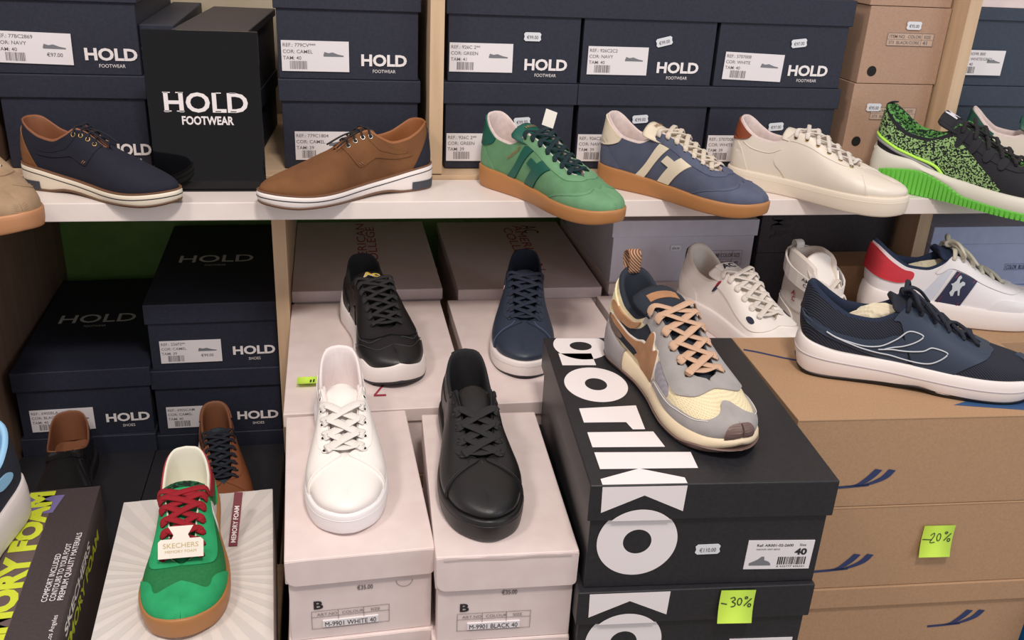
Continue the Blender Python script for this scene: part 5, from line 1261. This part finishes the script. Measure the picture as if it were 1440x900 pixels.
sk.panel([(0, .50), (.10, .50), (.20, .66), (.30, .72), (.33, 1), (0, 1)], mat('red_heel_panel', (158, 34, 48), .6, 'leather', scale=200, bump=.15), 'heel_panel', .0016)
sk.panel([(.22, 0), (.42, 0), (.46, .30), (.40, .66), (.33, .62), (.33, .40), (.26, .30)], wht, 'side_panel', .0016)
sk.panel([(0, 0), (.22, 0), (.20, .3), (.10, .5), (0, .5)], g1, 'heel_base', .0018)
ps = sk.eyes(7, a0=.375, a1=.655); sk.eyelets(ps, .84, hole, kind='hole'); sk.laces(ps, .84, redl, w=.0100, th=.0034, off=.003, lift=.006)

# ---- dark shoes in the left bay
bl_sh = mat('polished_black', (26, 26, 28), .22, 'leather', scale=60, bump=.08); tanl = mat('tan_inside', (126, 80, 54), .65, 'leather', scale=100, bump=.15)
dr = Shoe('dress_shoe', 'loafer', (-.430, 1.418, .690), -81, 'polished black slip-on dress shoe with tan lining in the dark left bay', scale=(.92, 1.12, 1.0), left=False)
dr.upper(bl_sh); dr.lining(tanl); cup(dr, mat('black_sole', (27, 26, 27), .4), .020)
dr.panel([(.30, .4), (.40, .40), (.47, .6), (.49, .9), (.50, 1), (.444, 1), (.40, 1), (.33, .97)], bl_sh, 'vamp_strap', .0012)
dr.seam([(.60, .05), (.66, .45), (.72, .80), (.74, .97)], bl_sh, .0006, off=.0008)
bl = court_shoe('brown_sneaker', 'brown leather lace-up shoe with dark laces behind the green trainer', (-.205, 1.415, .690), -80.5, (.95, .90, 1.0),
   mat('cognac_leather', (128, 76, 48), .45, 'leather', scale=160, bump=.2), MATS['cognac_leather'], mat('dark_navy_lace', (30, 34, 46), .85, 'rib', (20, 22, 32), 500, .4), sole_ivory, tanl, tonguem=mat('dark_tongue', (44, 56, 66), .4), n=8, heeltab=mat('brown_tab', (120, 66, 36), .6), ext=.016)
# navy and white runner at the left edge
le = Shoe('running_shoe', 'runner', (-.418, 1.085, .822), -100, 'navy running shoe with a thick pale sole cut off by the left edge', scale=(1.0, 1.05, 1.05), left=True)
le.upper(navy_mesh); le.lining(mat('light_blue_lining', (150, 200, 236), .6))
le.sole([('midsole', sole_white, [(0, .014), (.06, .002), (.8, 0), (1, .012)], [(0, .058), (.12, .052), (.3, .044), (.5, .038), (.62, .042), (.75, .034), (1, .042)], .003, .002, .002)])
le.tongue(navy_mesh, ext=.03, wtop=.027, th=.007)
le.panel([(.56, 0), (.62, .2), (.8, .5), (.86, .8), (.87, 1), (1, 1), (1, 0)], navy_syn, 'toe_cap', .0018)
le.panel([(.15, .5), (.27, .5), (.28, .8), (.17, .8)], mat('light_blue_patch', (140, 190, 224), .5), 'heel_patch', .002)
le.panel([(.352, 1), (.34, .7), (.42, .56), (.58, .5), (.68, .52), (.735, .8), (.74, 1)], navy_syn, 'eyestay', .0018)
ps = le.eyes(6, a0=.39, a1=.655); le.laces(ps, .86, nlace, w=.006, th=.003, off=.003)

# ------------------------------------------------------------------ crumpled paper in two shoes, hang tags, sticky notes
paper_m = mat('stuffing_paper', (226, 216, 188), .8)
def wad(name, loc, dims, label, seed, rz=0, ry=0):
    bm = bmesh.new(); bmesh.ops.create_icosphere(bm, subdivisions=4, radius=1); r = random.Random(seed)
    dirs = [(Vector((r.uniform(-1, 1), r.uniform(-1, 1), r.uniform(-1, 1))).normalized(), r.uniform(.5, .95)) for _ in range(34)]
    for v in bm.verts:
        k = 1.0
        for d, c in dirs:
            t = v.co.dot(d); k = min(k, c/t) if t > c else k
        v.co = v.co*k*(1+.04*math.sin(v.co.x*19+v.co.y*13)); v.co = Vector((v.co.x*dims[0], v.co.y*dims[1], v.co.z*dims[2]))
    me = bpy.data.meshes.new(name); bm.to_mesh(me); bm.free()
    o = link(name, me, paper_m); o.location = loc; o.rotation_euler = (0, ry, rz); return tag(o, label, 'paper')
def at(sh, x, y, z):
    bpy.context.view_layer.update(); return sh.root.matrix_world @ Vector((x, y, z))
wad('paper_stuffing', at(nr, .088, 0, .082), (.052, .022, .026), 'crumpled cream paper stuffed in the navy running shoe', 4, math.radians(-24), -.25)
wad('paper_stuffing', at(rr, .085, 0, .080), (.046, .020, .026), 'crumpled pale paper stuffed in the white running shoe', 8, math.radians(-12), -.25)
def hang_tag(name, loc, rot, w, h, m, label, text=None, notch=False, tm=None, ts=.006):
    r = empty(name, loc, 0, label, 'tag'); r.rotation_euler = rot
    F_ = Flat()
    if notch: F_.poly([(-w/2, 0), (w/2, 0), (w/2, h*.52), (w/2-.003, h*.60), (w*.20, h*.60), (w*.16, h*.72), (w*.28, h), (-w*.28, h), (-w*.16, h*.72), (-w*.20, h*.60), (-w/2+.003, h*.60), (-w/2, h*.52)])
    else: F_.poly([(-w/2, 0), (w/2, 0), (w/2, h), (-w/2, h)])
    V = [(x, 0, y) for x, y in F_.v]+[(x, .0006, y) for x, y in F_.v]; k = len(F_.v)
    link('card', mesh_from('card', V, [tuple(f) for f in F_.f]+[tuple(i+k for i in f[::-1]) for f in F_.f]), m, r)
    if text:
        T_ = Flat()
        for i, (t, s_) in enumerate(text): T_.text(t, 0, h*.32-i*ts*.95, s_, 1.1, 0, 'CENTER')
        T_.build('print', tm or print_soft, r, at=-.0004)
    return r
p = at(sk, .208, 0, .070)
hang_tag('hang_tag', (p.x, p.y, p.z-.006), (math.radians(-38), 0, math.radians(1)), .050, .036, mat('tag_cream', (240, 234, 222), .5), 'white card tag tucked under the red laces', [('SKECHERS', .0078), ('MEMORY FOAM', .0045)], True, mat('tag_gold', (200, 180, 130), .4))
p = at(sk, .205, -.048, .040)
hang_tag('foam_tag', (-.139, 1.010, .792), (math.radians(-60), math.radians(0), math.radians(-4)), .011, .075, mat('maroon_card', (112, 30, 44), .5), 'dark red strip tag beside the green trainer')
fl = Flat().text('MEMORY FOAM', 0, 0, .0085, .85, .02, rot=PI/2)
bpy.data.objects['foam_tag'] and fl.build('print', print_white, bpy.data.objects['foam_tag'], at=-.0005)
pr = bpy.data.objects['foam_tag'].children[-1]; pr.location = (.003, 0, .004)
p = at(gs, .098, .004, .100)
hang_tag('paper_tag', (p.x+.018, p.y+.006, p.z-.014), (math.radians(-10), math.radians(20), math.radians(15)), .020, .024, MATS['tag_cream'], 'small cream tag tied behind the green trainer tongue')
